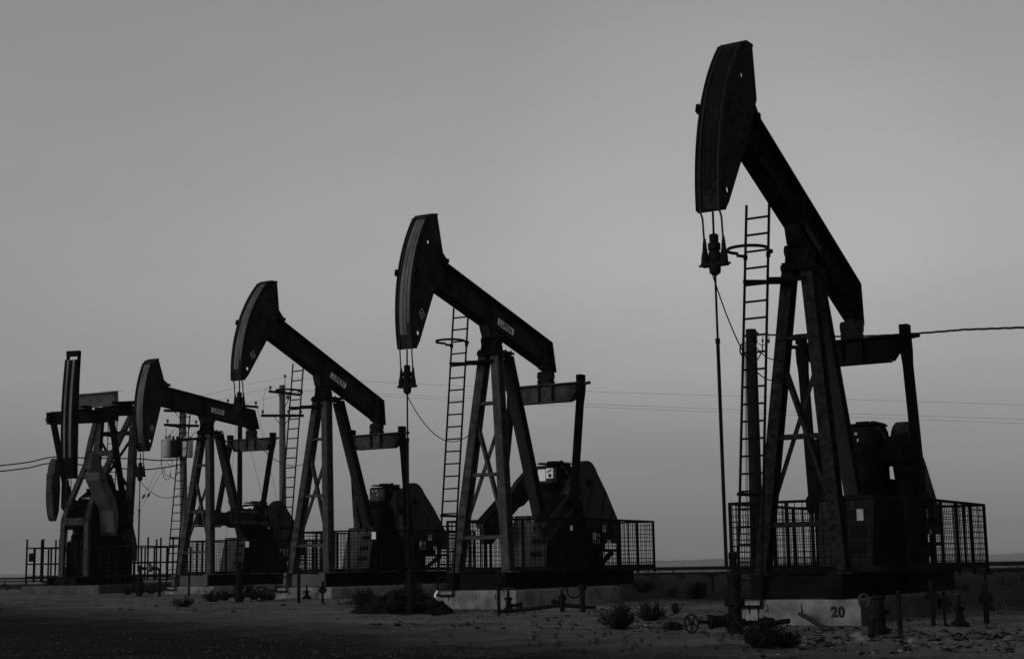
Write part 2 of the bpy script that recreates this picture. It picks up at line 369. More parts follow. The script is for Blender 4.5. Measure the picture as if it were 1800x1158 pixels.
def make_pump(k):
    LEG = 'steel_leg' if k > 1 else 'steel_worn'
    loc, rz, be = frame(k)
    t = thing('pump_jack', None, 'pump jack', loc, rz, 'oil pump jacks in a row')
    cb, sb = math.cos(be), math.sin(be)
    def TB(p): p = Vector(p); return Vector((p.x * cb - p.z * sb, p.y, HP + p.x * sb + p.z * cb))
    # skid
    mb = MB()
    for y in (-.62, .62): mb.ibeam((.9, y, -.215), (-6.7, y, -.215), .26, .40, .03)
    for x in (-.6, -1.6, -2.8, -4.2, -5.6, -6.66): mb.box(x - .07, x + .07, -.48, .48, -.39, -.05)
    mb.build('skid', 'steel', t)
    mb = MB(); mb.box(.80, .84, -.745, .745, -.405, -.03)
    for y in (-.70, .70): mb.box(.842, .93, y - .10, y + .10, -.40, .0)
    mb.build('skid_end_plate', 'steel_grey' if k > 2 else 'steel', t)
    # samson post
    for s in (-1, 1):
        mb = MB(); p = Vector((leg_x(.03), s * leg_y(.03), .03)); q = Vector((leg_x(5.38), s * leg_y(5.38), 5.38))
        mb.ibeam(p, q, .21, .30, .028, (1, 0, 0)); mb.box(p.x - .2, p.x + .2, p.y - .2, p.y + .2, -.012, .028)
        mb.build('front_leg', LEG, t)
    mb = MB(); mb.ibeam((-2.34, 0, 1.42), (-.75, 0, 5.35), .27, .28, .028, (1, 0, .4)); mb.build('rear_leg', 'guard', t)
    for z in (.83, 2.34, 4.10):
        mb = MB(); y = leg_y(z) - .02; mb.bar((leg_x(z) + .05, -y, z), (leg_x(z) + .05, y, z), .09, .09)
        if z < 1 or z > 4: mb.bar((leg_x(z) + .14, -y - .1, z - .03), (leg_x(z) + .14, y + .1, z - .03), .07, .03)
        mb.build('cross_bar', LEG, t)
    for s in (-1, 1):
        mb = MB(); a, b_ = 3.6, 1.3
        mb.bar((leg_x(a) + s * .05 - .02, -s * (leg_y(a) - .06), a), (leg_x(b_) + s * .05 - .02, s * (leg_y(b_) - .08), b_), .11, .07)
        mb.build('diagonal_brace', LEG, t)
    mb = MB(); mb.box(-.72, .26, -.25, .25, 5.40, 5.45); mb.box(-.55, .3, -.26, .26, 5.30, 5.398)
    mb.prism([(-.2, 5.452), (.2, 5.452), (.13, 5.70), (-.13, 5.70)], -.21, -.14); mb.prism([(-.2, 5.452), (.2, 5.452), (.13, 5.70), (-.13, 5.70)], .14, .21)
    mb.cyl((0, -.25, 5.69), (0, .25, 5.69), .12, 20); mb.box(-.11, .11, -.138, .138, 5.452, 5.60)
    for x in (-.62, -.35):
        for y in (-.2, .2): mb.cyl((x, y, 5.45), (x, y, 5.49), .025, 8)
    mb.build('saddle_bearing', 'steel', t, True)
    for i in range(5):                                   # step clips down the back of the post head
        mb = MB(); mb.box(-.98 - i * .125, -.86 - i * .125, -.12, .12, 4.98 - i * .30, 5.10 - i * .30); mb.build('step_clip', 'steel', t)
    # walking beam
    mb = MB(TB); v0, v1, hw = .08, .80, .169
    mb.prism([(-3.21, v0 + .03), (2.95, v0 + .03), (2.95, v1 - .03), (-2.86, v1 - .03)], -.016, .016)
    mb.box(-3.22, 2.95, -hw, hw, v0, v0 + .032); mb.box(-2.85, 2.95, -hw, hw, v1 - .032, v1)
    mb.poly([(-3.24, -hw, v0), (-3.21, -hw, v0), (-2.84, -hw, v1), (-2.87, -hw, v1), (-3.24, hw, v0), (-3.21, hw, v0), (-2.84, hw, v1), (-2.87, hw, v1)],
            [(0, 1, 2, 3), (7, 6, 5, 4), (0, 4, 5, 1), (1, 5, 6, 2), (2, 6, 7, 3), (3, 7, 4, 0)])
    for u in (-2.55, .25, 2.2):
        for s in (-1, 1): mb.box(u - .012, u + .012, *sorted((s * .017, s * (hw - .01))), v0 + .034, v1 - .034)
    mb.prism([(-.42, .078), (.42, .078), (.40, .02), (.22, -.2), (-.22, -.2), (-.40, .02)], -.13, .13)
    mb.box(-3.05, -2.72, -.13, .13, .03, .078)
    wb = mb.build('walking_beam', 'steel_head' if k > 1 else 'steel', t)
    if k > 1:
        mb = MB(TB); mb.box(-1.01, -.21, .018, .030, .31, .49); npl = mb.build('name_plate', 'plate', wb)
        lettering('plate_lettering', 'LUFKIN', .185, (-.61, .0305, .398), (-1, 0, 0), (0, 0, 1), 'ink', wb, .008, .003, TB, 1.02)
        mb = MB(TB); 
        for a in ((-1.005, -.215, .475, .482), (-1.005, -.215, .318, .325)): mb.box(a[0], a[1], .0305, .0325, a[2], a[3])
        mb.build('plate_border', 'dull', wb)
    else:
        mb = MB(TB); mb.box(-1.01, -.21, .018, .030, .31, .49); mb.build('name_plate', 'guard', wb)
    # horse head: two side plates, open at the back, curved front plate
    prof = arc(3.925, R(-25.6), R(23.6), 26) + [(3.36, 1.70), (2.92, .90), (2.98, .5), (3.08, -.12), (3.42, -1.50), (3.50, -1.685)]
    holes = [circ(3.59, .90, .05), circ(3.53, -1.34, .055)]
    mb = MB(TB)
    for y0, y1 in ((.205, .23), (-.23, -.205)): mb.holed(prof, holes, y0, y1)
    A = arc(3.927, R(-25.6), R(23.6), 26); B = arc(3.955, R(-25.6), R(23.6), 26)
    mb.prism(A + B[::-1], -.235, .235)
    mb.prism([(3.60, 1.585), (3.62, 1.615), (3.36, 1.735), (3.33, 1.70)], -.235, .235)
    mb.prism([(3.50, -1.70), (3.555, -1.715), (3.56, -1.69), (3.50, -1.672)], -.235, .235)
    for u in (3.10, 3.45): mb.box(u, u + .02, -.203, .203, .06, .83)
    hd = mb.build('horse_head', 'steel_head' if k > 1 else 'steel_worn', t)
    mb = MB(TB)
    for y0, y1 in ((-.235, -.165), (.165, .235)): mb.prism(arc(3.957, R(-25.6), R(22.5), 26) + arc(3.995, R(-25.6), R(22.5), 26)[::-1], y0, y1)
    for s in (-1, 1): mb.box(3.93, 4.03, *sorted((s * .236, s * .29)), -.06, .08)
    mb.build('edge_rim', 'steel', hd)
    mb = MB(TB)
    for y0, y1 in ((-.15, -.05), (-.03, .04), (.06, .13)): mb.prism(arc(3.957, R(-21 + 4 * (y0 > 0)), R(21.5), 26) + arc(3.962, R(-21 + 4 * (y0 > 0)), R(21.5), 26)[::-1], y0, y1)
    mb.build('wear_track', 'wear' if k > 1 else 'steel_oily', hd)
    mb = MB(TB); mb.poly([(2.90, -.12, .84), (2.62, -.12, .80), (2.48, -.12, .88), (2.84, -.12, 1.03), (2.90, .12, .84), (2.62, .12, .80), (2.48, .12, .88), (2.84, .12, 1.03)],
            [(3, 2, 1, 0), (4, 5, 6, 7), (0, 1, 5, 4), (1, 2, 6, 5), (2, 3, 7, 6), (3, 0, 4, 7)])
    mb.cyl((2.52, -.13, .89), (2.52, .13, .89), .055, 12); mb.build('hinge_clip', 'steel', hd)
    if k in (2, 3, 4):
        mb = MB(TB); c = Vector((3.485, 0, -.855)); e = [Vector(q) for q in ((.02, 0, .125), (-.115, 0, .02), (-.02, 0, -.125), (.115, 0, -.02))]
        for i in range(4):
            p, q = c + e[i], c + e[(i + 1) % 4]; p.y = q.y = .233; mb.bar(p, q, .02, .006, (0, 1, 0))
        for (a, b_) in (((.05, .02), (.05, -.05)), ((.05, .02), (.01, -.03)), ((.01, .04), (.01, -.05)), ((-.02, .05), (-.02, -.06)), ((-.02, .05), (-.06, .03)), ((-.02, 0), (-.05, -.01))):
            mb.bar((c.x + a[0], .233, c.z + a[1]), (c.x + b_[0], .233, c.z + b_[1]), .015, .006, (0, 1, 0))
        mb.build('diamond_emblem', 'dull', hd)
    # bridle and polished rod
    xr = 3.86; zc = CARR[k]; ztop = HP + .2
    for y in (-.16, .16):
        a_end = be + R(-25.6)
        pts = []
        for i in range(9):
            a = max(a_end, 0) + (be + R(22) - max(a_end, 0)) * (8 - i) / 8
            pts.append((3.985 * math.cos(a), y, HP + 3.985 * math.sin(a)))
        zend = HP + 3.985 * math.sin(max(a_end, 0))
        pts += [(3.97, y, zend - .25), (xr + (3.97 - xr) * .4, y, zc + .75), (xr, y, zc + .28)]
        MB().tube(pts, .017, 6).build('hanger_cable', 'cable', t)
    mb = MB(); mb.box(xr - .07, xr + .07, -.21, .21, zc - .02, zc + .04)
    for s in (-1, 1):
        mb.lathe([(.065, 0), (.06, .10), (.04, .2), (.03, .32), (.02, .40)], (xr, s * .16, zc + .04), 12); mb.box(xr - .02, xr + .02, *sorted((s * .21, s * .265)), zc - .01, zc + .02)
    mb.lathe([(.03, -.13), (.085, -.09), (.095, 0), (.085, .02)], (xr, 0, zc - .04), 14); mb.lathe([(.09, 0), (.095, .16), (.075, .18), (.10, .20), (.10, .30), (.07, .32), (.075, .44), (.03, .46)], (xr, 0, zc + .04), 12)
    mb.build('carrier_bar', 'cast', t, True)
    mb = MB(); top = TB((3.93, 0, 0)).z if False else zc + .95
    mb.tube([(xr, 0, zc + .85), (xr, 0, zc - .2), (xr, 0, zc - 1.2)], .019, 8); mb.tube([(xr, 0, zc - 1.2), (xr, 0, .15)], .03, 8); mb.cyl((xr, 0, zc - 1.24), (xr, 0, zc - 1.16), .04, 8)
    mb.build('polished_rod', 'cast', t)
    MB().tube(sag((xr - .02, -.06, zc - .12), (leg_x(3.3) + .15, -leg_y(3.3) - .05, 3.35), .55 if k != 1 else .45, 14), .011, 5).build('signal_cable', 'cable', t)
    # equalizer and pitmans
    e = TB((-2.909, 0, .145)); ex, ez = e.x, e.z - .499
    tlt = 0
    mb = MB(); mb.box(ex - .13, ex + .13, -.17, .17, ez + .014, ez + .20); mb.cyl((ex, -.20, ez + .24), (ex, .20, ez + .24), .13, 18); mb.box(ex - .09, ex + .09, -.09, .09, ez + .24, ez + .50)
    for y in (-.15, .15): mb.box(ex - .16, ex + .16, y - .03, y + .03, ez + .014, ez + .12)
    mb.build('equalizer_bearing', 'cast', t, True)
    mb = MB(); W = 1.0
    mb.poly([(ex - .015, -W, ez - .02), (ex - .015, W, ez - .02), (ex - .015, W, ez - .14), (ex - .015, .72, ez - .45), (ex - .015, -.78, ez - .45), (ex - .015, -W, ez - .14),
             (ex + .015, -W, ez - .02), (ex + .015, W, ez - .02), (ex + .015, W, ez - .14), (ex + .015, .72, ez - .45), (ex + .015, -.78, ez - .45), (ex + .015, -W, ez - .14)],
            [(5, 4, 3, 2, 1, 0), (6, 7, 8, 9, 10, 11)] + [(i, (i + 1) % 6, (i + 1) % 6 + 6, i + 6) for i in range(6)])
    mb.box(ex - .13, ex + .13, -W - .06, W + .06, ez - .018, ez + .012)
    mb.box(ex - .13, ex + .13, -.79, .73, ez - .482, ez - .452)
    for s in (-1, 1): mb.bar((ex, s * 1.0, ez - .14), (ex, s * .76, ez - .46), .25, .028, (0, 0, 1)); mb.bar((ex, s * 1.06, ez - .05), (ex, s * 1.30, ez - .02), .08, .07)
    for y in (-.2, .2): mb.box(ex - .12, ex + .12, y - .012, y + .012, ez - .45, ez - .02)
    mb.build('equalizer_beam', 'steel_leg' if k > 1 else 'steel', t)
    ca = CRANK[k]; cx, cz = -2.97, 2.15; pr = .86; px_, pz_ = cx + pr * math.cos(ca), cz + pr * math.sin(ca)
    for s in (-1, 1):
        mb = MB(); y0, y1 = s * 1.03, s * 1.06
        p, q = Vector((px_, y1, pz_)), Vector((ex, y0, ez - .12)); d = (q - p).normalized()
        mb.bar(p, q - d * .40, .14, .17, (0, 1, 0)); mb.bar(q - d * .42, q - d * .18, .142, .172, (0, 1, 0), .17, .20); mb.bar(q - d * .18, q + d * .10, .17, .20, (0, 1, 0))
        mb.box(ex - .12, ex + .12, *sorted((s * .95, s * 1.11)), ez + .0, ez + .20)
        mb.cyl((px_, s * .97, pz_), (px_, s * 1.17, pz_), .17, 16)
        mb.build('pitman_arm', 'steel', t)
    for s in (-1, 1):
        def TC(p, s=s): p = Vector(p); return Vector((cx + p.x * math.cos(ca) - p.z * math.sin(ca), p.y * s, cz + p.x * math.sin(ca) + p.z * math.cos(ca)))
        mb = MB(TC); mb.prism([(-.42, -.2), (-.3, -.34), (.3, -.34), (.55, -.26), (2.42, -.26), (2.47, -.22), (2.47, .22), (2.42, .26), (.55, .26), (.3, .34), (-.3, .34), (-.42, .2)], .74, .86)
        mb.cyl((0, .50, 0), (0, .98, 0), .2, 18)
        ck = mb.build('crank_arm', 'guard' if k > 1 else 'steel', t)
        for zz in (-.2, .2):
            mb = MB(TC); mb.box(.35, 2.40, .862, .985, zz - .055, zz + .055); mb.build('crank_rib', 'steel_leg' if k > 1 else 'steel', ck)
        mb = MB(TC)
        for s2 in (-1, 1):
            mb.prism([(1.0, s2 * .272), (1.06, s2 * .33), (2.36, s2 * .33), (2.40, s2 * .272)], .70, .97)
        mb.build('counterweight', 'steel', ck)
    # gear reducer and pedestal
    mb = MB(); mb.hexa([(-1.62, -.56, .03), (-1.62, .56, .03), (-4.1, .56, .03), (-4.1, -.56, .03), (-1.96, -.53, 1.40), (-1.96, .53, 1.40), (-4.0, .53, 1.40), (-4.0, -.53, 1.40)])
    ped = mb.build('gear_pedestal', 'steel', t)
    mb = MB(); mb.hexa([(-1.60, -.535, .1), (-1.60, .535, .1), (-1.615, .535, .1), (-1.615, -.535, .1), (-1.915, -.51, 1.36), (-1.915, .51, 1.36), (-1.935, .51, 1.36), (-1.935, -.51, 1.36)])
    pn = mb.build('front_panel', 'steel_grey' if k > 1 else 'guard', ped)
    for i in range(3):
        mb = MB(); z = .42 + i * .33; xx = -1.58 - .335 * (z - .1) / 1.26
        mb.box(xx - .005, xx + .035, .10, .40, z - .065, z + .065); mb.build('panel_slot', 'ink', pn)
    for y in (-.12, .2): mb = MB(); mb.box(-1.93, -1.88, y, y + .08, 1.14, 1.37); mb.build('panel_slot', 'ink', pn)
    GX = -2.78                                           # front of the gear case
    mb = MB(); mb.hexa([(GX - .02, -.30, 1.402), (GX - .02, .30, 1.402), (-3.75, .30, 1.402), (-3.75, -.30, 1.402), (GX - .06, -.27, 2.15), (GX - .06, .27, 2.15), (-3.70, .27, 2.15), (-3.70, -.27, 2.15)])
    mb.box(-3.78, GX + .03, -.36, .36, 2.152, 2.22)
    mb.prism([(GX, 2.222), (GX, 2.66), (GX - .06, 2.72), (-3.55, 2.76), (-3.72, 2.66), (-3.72, 2.222)], -.31, .31)
    mb.box(-3.62, GX - .12, -.33, .33, 2.765, 2.80)
    for i in range(6):
        for y in (-.29, .29): mb.cyl((GX - .2 - i * .12, y, 2.80), (GX - .2 - i * .12, y, 2.83), .022, 6)
    for i in range(6): mb.box(GX + .005, GX + .04, -.32 + i * .12, -.28 + i * .12, 2.222, 2.26)
    mb.box(-3.3, -3.05, -.12, .12, 2.80, 2.85); mb.cyl((-3.45, .1, 2.80), (-3.45, .1, 2.88), .045, 10)
    mb.cyl((-2.97, -.72, 2.15), (-2.97, .72, 2.15), .17, 20); mb.box(-4.1, -3.4, -.36, .36, 1.403, 1.75)
    gb = mb.build('gearbox', 'steel', t, True)
    if k in (2, 3, 4): mb = MB(); mb.box(GX + .002, GX + .012, -.30, .30, 2.27, 2.66); mb.build('front_cover', 'steel_leg', gb)
    if k in (2, 4):
        mb = MB(); mb.box(GX + .014, GX + .02, -.24, -.02, 2.32, 2.62); wl = mb.build('warning_label', 'label', gb); mb = MB(); mb.box(GX + .014, GX + .02, .0, .21, 2.38, 2.64); mb.build('warning_label', 'label', gb)
        mb = MB(); mb.bar((GX + .022, .03, 2.54), (GX + .022, .16, 2.60), .004, .035, (0, 0, 1)); mb.cyl((GX + .021, .11, 2.45), (GX + .024, .11, 2.45), .05, 12); mb.build('label_print', 'ink', gb)
    else:
        for (y, z, a, b_) in ((-.2, 2.56, .04, .07), (-.06, 2.57, .05, .05), (-.02, 2.44, .03, .06)): mb = MB(); mb.box(GX + .014, GX + .02, y, y + a, z, z + b_); mb.build('torn_label', 'dull', gb)
    for x in (-3.0, -3.5):
        mb = MB(); mb.box(x - .03, x + .03, .302, .35, 1.45, 2.12); mb.build('casing_rib', 'steel', gb)
    mb = MB(); mb.cyl((-3.55, .312, 2.45), (-3.55, .41, 2.45), .13, 16); mb.build('bearing_cap', 'guard', gb, True)
    mb = MB(); mb.tube([(-2.95, .33, 2.70), (-3.15, .38, 2.56), (-3.4, .40, 2.34), (-3.45, .40, 2.28)], .035, 8); mb.build('vent_pipe', 'steel_leg', t)
    # belt guard with motor below
    gp = [(-3.3, 2.30)] + [(-3.98 + .60 * math.cos(R(165 - i * 12)) * -1, 2.28 + .60 * math.sin(R(165 - i * 12))) for i in range(0, 11)]
    gp = [(-3.38, 2.30), (-3.42, 2.50), (-3.52, 2.68), (-3.66, 2.79), (-3.82, 2.86), (-3.98, 2.88), (-4.14, 2.86), (-4.30, 2.79), (-4.44, 2.68), (-4.56, 2.54), (-5.08, 2.08), (-5.68, 1.42), (-5.85, 1.22), (-5.88, .70), (-4.35, .70), (-3.7, 1.38)]
    mb = MB(); mb.prism(gp, .42, .64)
    inner = [(x, z) for x, z in gp]
    bgd = mb.build('belt_guard', 'guard', t, bevel=.015)
    for (x0, x1, z0, z1) in ((-4.32, -4.08, .86, .97), (-4.93, -4.70, 1.0, 1.08), (-5.2, -5.02, .70, .79), (-4.34, -4.1, .81, .85)): mb = MB(); mb.box(x0, x1, .642, .648, z0, z1); mb.build('warning_label', 'label' if k != 1 else 'dull', bgd)
    for (x0, x1, z0, z1) in ((-4.60, -4.38, .86, .94), (-4.58, -4.14, .775, .80), (-4.60, -4.12, .73, .75), (-4.62, -4.12, .695, .71), (-4.95, -4.70, 1.10, 1.13), (-4.95, -4.70, 1.15, 1.18)): mb = MB(); mb.box(x0, x1, .642, .647, z0, z1); mb.build('faded_label', 'dull', bgd)
    mb = MB(); mb.box(-4.25, -4.15, .649, .651, .89, .945); mb.box(-4.88, -4.75, .649, .651, 1.02, 1.06); mb.box(-5.15, -5.07, .649, .651, .74, .755)
    mb.build('label_print', 'ink', bgd)
    for a, b_ in (((-3.75, 1.45), (-4.25, 2.35)), ((-4.35, .74), (-4.95, 2.05)), ((-4.9, .74), (-5.45, 1.6))):
        mb = MB(); mb.bar((a[0], .646, a[1]), (b_[0], .646, b_[1]), .03, .014, (0, 1, 0)); mb.build('panel_seam', 'steel', bgd)
    for x, z in ((-3.95, 2.28), (-5.35, .95)): mb = MB(); mb.cyl((x, .64, z), (x, .68, z), .11, 14); mb.build('inspection_cover', 'steel', bgd)
    mb = MB(); mb.cyl((-5.35, -.42, .95), (-5.35, .36, .95), .30, 20); mb.box(-5.6, -5.1, -.36, .3, .55, .68); mb.box(-5.5, -5.2, -.2, .1, 1.2, 1.34)
    for i in range(12): mb.cyl((-5.35, -.34 + i * .055, .95), (-5.35, -.325 + i * .055, .95), .325, 20)
    mb.build('motor', 'cast', t, True)
    mb = MB(); mb.box(-5.85, -4.5, -.5, .66, .47, .545)
    mb.bar((-5.6, .5, .47), (-4.6, .5, .0), .10, .10); mb.bar((-5.6, -.4, .47), (-4.6, -.4, .0), .10, .10); mb.box(-4.62, -4.5, -.5, .6, .0, .47); mb.box(-5.75, -5.65, -.45, -.35, 0, .47)
    mb.build('motor_mount', 'steel', t)
    # ladder on the front of the post
    mb = MB()
    def lc(z): return Vector((.97 - .055 * z, -.80 + .045 * z, z))
    for s in (-1, 1): mb.tube([lc(-.55) + Vector((0, s * .215, 0)), lc(6.50) + Vector((0, s * .215, 0))], .024, 6)
    z = -.40
    while z < 6.5: mb.bar(lc(z) + Vector((0, -.20, 0)), lc(z) + Vector((0, .20, 0)), .034, .034); z += .302
    mb.bar(lc(-.54) + Vector((0, -.21, 0)), lc(-.54) + Vector((0, .21, 0)), .05, .05)
    ld = mb.build('ladder', 'steel', t)
    mb = MB(); c = lc(5.56)
    pts = [c + Vector((0, -.215, .0)), c + Vector((.10, -.34, .02))] + [c + Vector((.42 + .36 * math.cos(a), .36 * math.sin(a) * 1.0, .03)) for a in [R(-130 + i * 20) for i in range(14)]] + [c + Vector((.10, .34, .02)), c + Vector((0, .215, 0))]
    for a, b_ in zip(pts, pts[1:]): mb.bar(a, b_, .012, .055)
    for s in (-1, 1): mb.box(c.x - .03, c.x + .03, c.y + s * .215 - .03, c.y + s * .215 + .03, c.z - .06, c.z + .04)
    mb.build('safety_hoop', 'steel', ld)
    mb = MB(); c = lc(5.10)
    mb.bar(c + Vector((.01, -.20, .0)), (leg_x(5.1) + .06, -.02, 5.10), .07, .07); mb.bar(c + Vector((.01, .215, .0)), (leg_x(5.1) + .1, .18, 5.14), .07, .07); mb.bar(c + Vector((.02, -.24, .01)), c + Vector((-.18, .18, -.03)), .06, .05)
    mb.build('ladder_bracket', 'steel', ld)
    mb = MB(); c = lc(1.35); mb.bar(c + Vector((0, -.26, .02)), (leg_x(1.35), -leg_y(1.35), 1.35), .05, .06); mb.build('ladder_bracket', 'steel', ld)
    return t
LAB = {1: 'nearest and tallest black pump jack, its head raised steeply above the pad marked 20',
       2: 'black pump jack with slanting cranks and white label on its gearbox, right of the mound',
       3: 'black pump jack with hanging cranks, its ladder before the lone two-armed utility pole',
       4: 'black pump jack with nearly level beam and horizontal crank, before the transformer pole'}
for k in (1, 2, 3, 4): make_pump(k)['label'] = LAB[k]

# concrete pads
PADL = {1: 'stained concrete pad with stains, stencilled 20 under the nearest pump jack', 2: 'rust-streaked concrete pad behind the valve manifold posts',
        3: 'concrete pad with the ladder foot resting before it, left of the dark earth mound', 4: 'weathered concrete pad with dry scrub growing along its front'}
for k in (1, 2, 3, 4):
    loc, rz, be = frame(k)
    t = thing('concrete_pad', PADL[k], 'concrete pad', loc, rz, 'concrete pads under the pump jacks')
    mb = MB(); q = random.Random(k); xf, xb, hy = .95, -4.75, 1.10
    ch = .05; prof = []
    n = 14
    vs = []; rows = []
    def ring(x, inset, z): return [(x - inset, -hy + inset, z), (x - inset, hy - inset, z), (xb + inset, hy - inset, z), (xb + inset, -hy + inset, z)]
    r0, r1, r2 = ring(xf, 0, -1.15), ring(xf, 0, -.425 - ch), ring(xf, ch, -.425)
    mb.poly(r0 + r1 + r2, [(0, 1, 5, 4), (1, 2, 6, 5), (2, 3, 7, 6), (3, 0, 4, 7), (4, 5, 9, 8), (5, 6, 10, 9), (6, 7, 11, 10), (7, 4, 8, 11), (8, 9, 10, 11)])
    pb = mb.build('pad_block', 'concrete', t); pb.data.materials.append(M['darkened' if k == 1 else 'concrete_side'])
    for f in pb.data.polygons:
        if k == 1 and f.center.x < .85 and f.normal.z < .9: f.material_index = 1  # side faces of the nearest pad take the colour with painted-in shade
    mb = MB()
    for i in range(4):
        y = q.uniform(-.9, .6); mb.poly([(xf + .004, y, -.5), (xf + .004, y + .012, -.5), (xf + .004, y + .02 + q.uniform(-.03, .03), -.62), (xf + .004, y + .01, -.62 - q.uniform(.02, .1))], [(0, 1, 2, 3)])
    mb.build('crack', 'earth', t)
    if k == 1:
        lettering('stencil_number', '20', .235, (.953, .712, -.632), (0, 1, 0), (0, 0, 1), 'stencil', t, .013, .002, ident, .95)

# guard fences
FENL = {1: 'steel mesh guard fence around the nearest pump jack', 2: 'steel mesh guard fence around the pump jack behind the valve manifold',
        3: 'steel mesh guard fence around the pump jack with hanging vertical cranks', 4: 'steel mesh guard fence around the level-beam pump jack'}
def make_fence(k):
    loc, rz, be = frame(k)
    t = thing('guard_fence', FENL[k], 'fence', loc, rz, 'guard fences around the pump jacks')
    z0, z1, F, Bk, Ln, Rn = .06, 1.28, -.9, -6.4, -1.9, 1.4
    sides = [((F, Ln), (F, Rn), 3), ((F, Rn), (Bk, Rn), 5), ((Bk, Rn), (Bk, Ln), 3), ((Bk, Ln), (F, Ln), 5)]
    for (a, b_, n) in sides:
        mb = MB(); a3, b3 = Vector((a[0], a[1], 0)), Vector((b_[0], b_[1], 0)); d = (b3 - a3); Lg = d.length; d.normalize()
        for z in (z0, z1): mb.bar(a3 + Vector((0, 0, z)) - d * .025, b3 + Vector((0, 0, z)) + d * .02, .05, .05 if z > .5 else .11)
        for i in range(n):
            p = a3 + d * (Lg * i / n); mb.bar(p + Vector((0, 0, -.1)), p + Vector((0, 0, z1 - .026)), .06, .05, d)
        for i in range(n): 
            p = a3 + d * (Lg * (i + .5) / n)
            if i % 2: mb.bar(p + Vector((0, 0, z0 + .057)), p + Vector((0, 0, z1 - .026)), .035, .03, d)
        mb.build('frame_panel', 'steel', t)
        mb = MB(); s_ = .012; nn = int(Lg / .125)
        jq = random.Random(k * 10 + int(Lg * 7)); sd_ = d.cross(Vector((0, 0, 1)))
        for i in range(1, nn): p = a3 + d * (Lg * i / nn + jq.uniform(-.008, .008)); q_ = p + d * jq.uniform(-.012, .012); mb.bar(p + Vector((0, 0, z0 + .057)), q_ + Vector((0, 0, z1 - .026)), s_, s_, d)
        side = d.cross(Vector((0, 0, 1))) * .0122
        for i in range(1, 11): zz = z0 + (z1 - z0) * i / 11 + jq.uniform(-.01, .01); mb.bar(a3 + d * .03 + side + Vector((0, 0, zz)), b3 - d * .03 + side + Vector((0, 0, zz + jq.uniform(-.015, .015))), s_, s_)
        mb.build('wire_mesh', 'steel', t)
    if k in (2, 3, 4):
        mb = MB()
        if k == 2: mb.box(-1.40, -1.27, 1.433, 1.439, .98, 1.10)
        else: mb.box(-.872, -.866, 1.22, 1.38, 1.0, 1.22)
        mb.build('warning_sign', 'label', t)
    if k == 1:
        mb = MB(); mb.box(-.872, -.866, .52, .64, .9, 1.1); mb.build('warning_sign', 'dull', t)
    return t
for k in (1, 2, 3, 4): make_fence(k)

# ------------------------------------------------------------------ beam-balanced pump at the end of the row (front equalizer type)
O5 = Vector((-16.9, 61.5, -.17 + ZC)); RZ5 = math.pi + R(75)
t5 = thing('pump_jack', 'farthest pump jack, seen head-on with a crossbeam before its post and curved counterweights', 'pump jack', O5, RZ5, 'oil pump jacks in a row')
t = t5
mb = MB()
for y in (-.62, .62): mb.ibeam((2.6, y, -.17), (-2.6, y, -.17), .24, .3, .03)
for x in (2.3, .8, -.8, -2.3): mb.box(x - .1, x + .1, -.48, .48, -.3, -.04)
mb.build('skid', 'steel', t)
for s in (-1, 1):
    mb = MB(); mb.ibeam((-.75, s * .86, .0), (-1.3, s * .80, 6.6), .28, .26, .03, (1, 0, 0)); mb.box(-1.0, -.5, s * .86 - .2, s * .86 + .2, -.02, .02); mb.build('rear_leg', 'steel_leg', t)
    mb = MB(); P = [(-1.0, s * .78, 6.5), (-.30, s * .64, 5.4), (.2, s * .50, 4.5), (1.3, s * .48, 3.0), (1.72, s * .52, 2.2), (1.75, s * .54, .0)]
    for a, b_ in zip(P, P[1:]): mb.bar(a, b_, .18, .19, (0, 1, 0))
    mb.build('front_leg', 'steel_leg', t)
for (z, x, w_) in ((4.95, -.05, .55), (4.0, .55, .48)):
    mb = MB(); mb.bar((x, -w_, z), (x, w_, z), .2, .22); mb.build('cross_bar', 'steel_leg', t)
mb = MB(); mb.bar((1.74, -.42, 2.15), (1.74, .42, 2.15), .2, .28); mb.build('cross_bar', 'steel_leg', t)
for z in (5.85, 3.4):
    x = -.75 - .55 * z / 6.6
    mb = MB(); mb.bar((x, -.7, z), (x, .7, z), .14, .18); mb.build('cross_bar', 'steel', t)
for s in (-1, 1):
    mb = MB(); mb.bar((-1.2 + s * .04, -s * .7, 5.6), (-1.08 + s * .04, s * .7, 3.6), .1, .08); mb.build('diagonal_brace', 'steel', t)
mb = MB(); mb.box(-1.62, -1.0, -.95, 1.05, 6.62, 6.80); mb.box(-1.5, -1.15, -1.0, 1.05, 6.86, 6.98); mb.cyl((-1.3, -.6, 7.0), (-1.3, .6, 7.0), .18, 18); mb.box(-1.9, -.8, -.5, 1.1, 7.1, 7.14)
mb.build('center_bearing', 'steel', t)
# beam slopes down towards the head
bx0, bz0, bx1, bz1 = -1.0, 7.32, 2.12, 6.83
be5 = math.atan2(bz1 - bz0, bx1 - bx0)
mb = MB(); mb.ibeam((bx0, 0, bz0), (bx1, 0, bz1), .36, .58, .03); mb.bar((bx0, .0, bz0), (bx0 - .03, 0, bz0 + .005), .36, .60); mb.bar((bx0 - .25, 0, bz0 + .30), (bx1, 0, bz1 + .30), .42, .02)
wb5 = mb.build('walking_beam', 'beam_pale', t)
def T5(p): p = Vector(p); c, s = math.cos(be5), math.sin(be5); return Vector((bx0 + p.x * c - p.z * s, p.y, bz0 + p.x * s + p.z * c))
mb = MB(T5); mb.box(1.15, 1.45, .018, .03, -.12, .1); mb.build('name_plate', 'dull', wb5); mb = MB(T5); mb.box(1.8, 1.98, .018, .03, -.1, .12); mb.build('name_plate', 'dull', wb5)
mb = MB(T5); 
for zz in (-.07, .0, .05): mb.box(1.18, 1.42, .031, .034, zz, zz + .025)
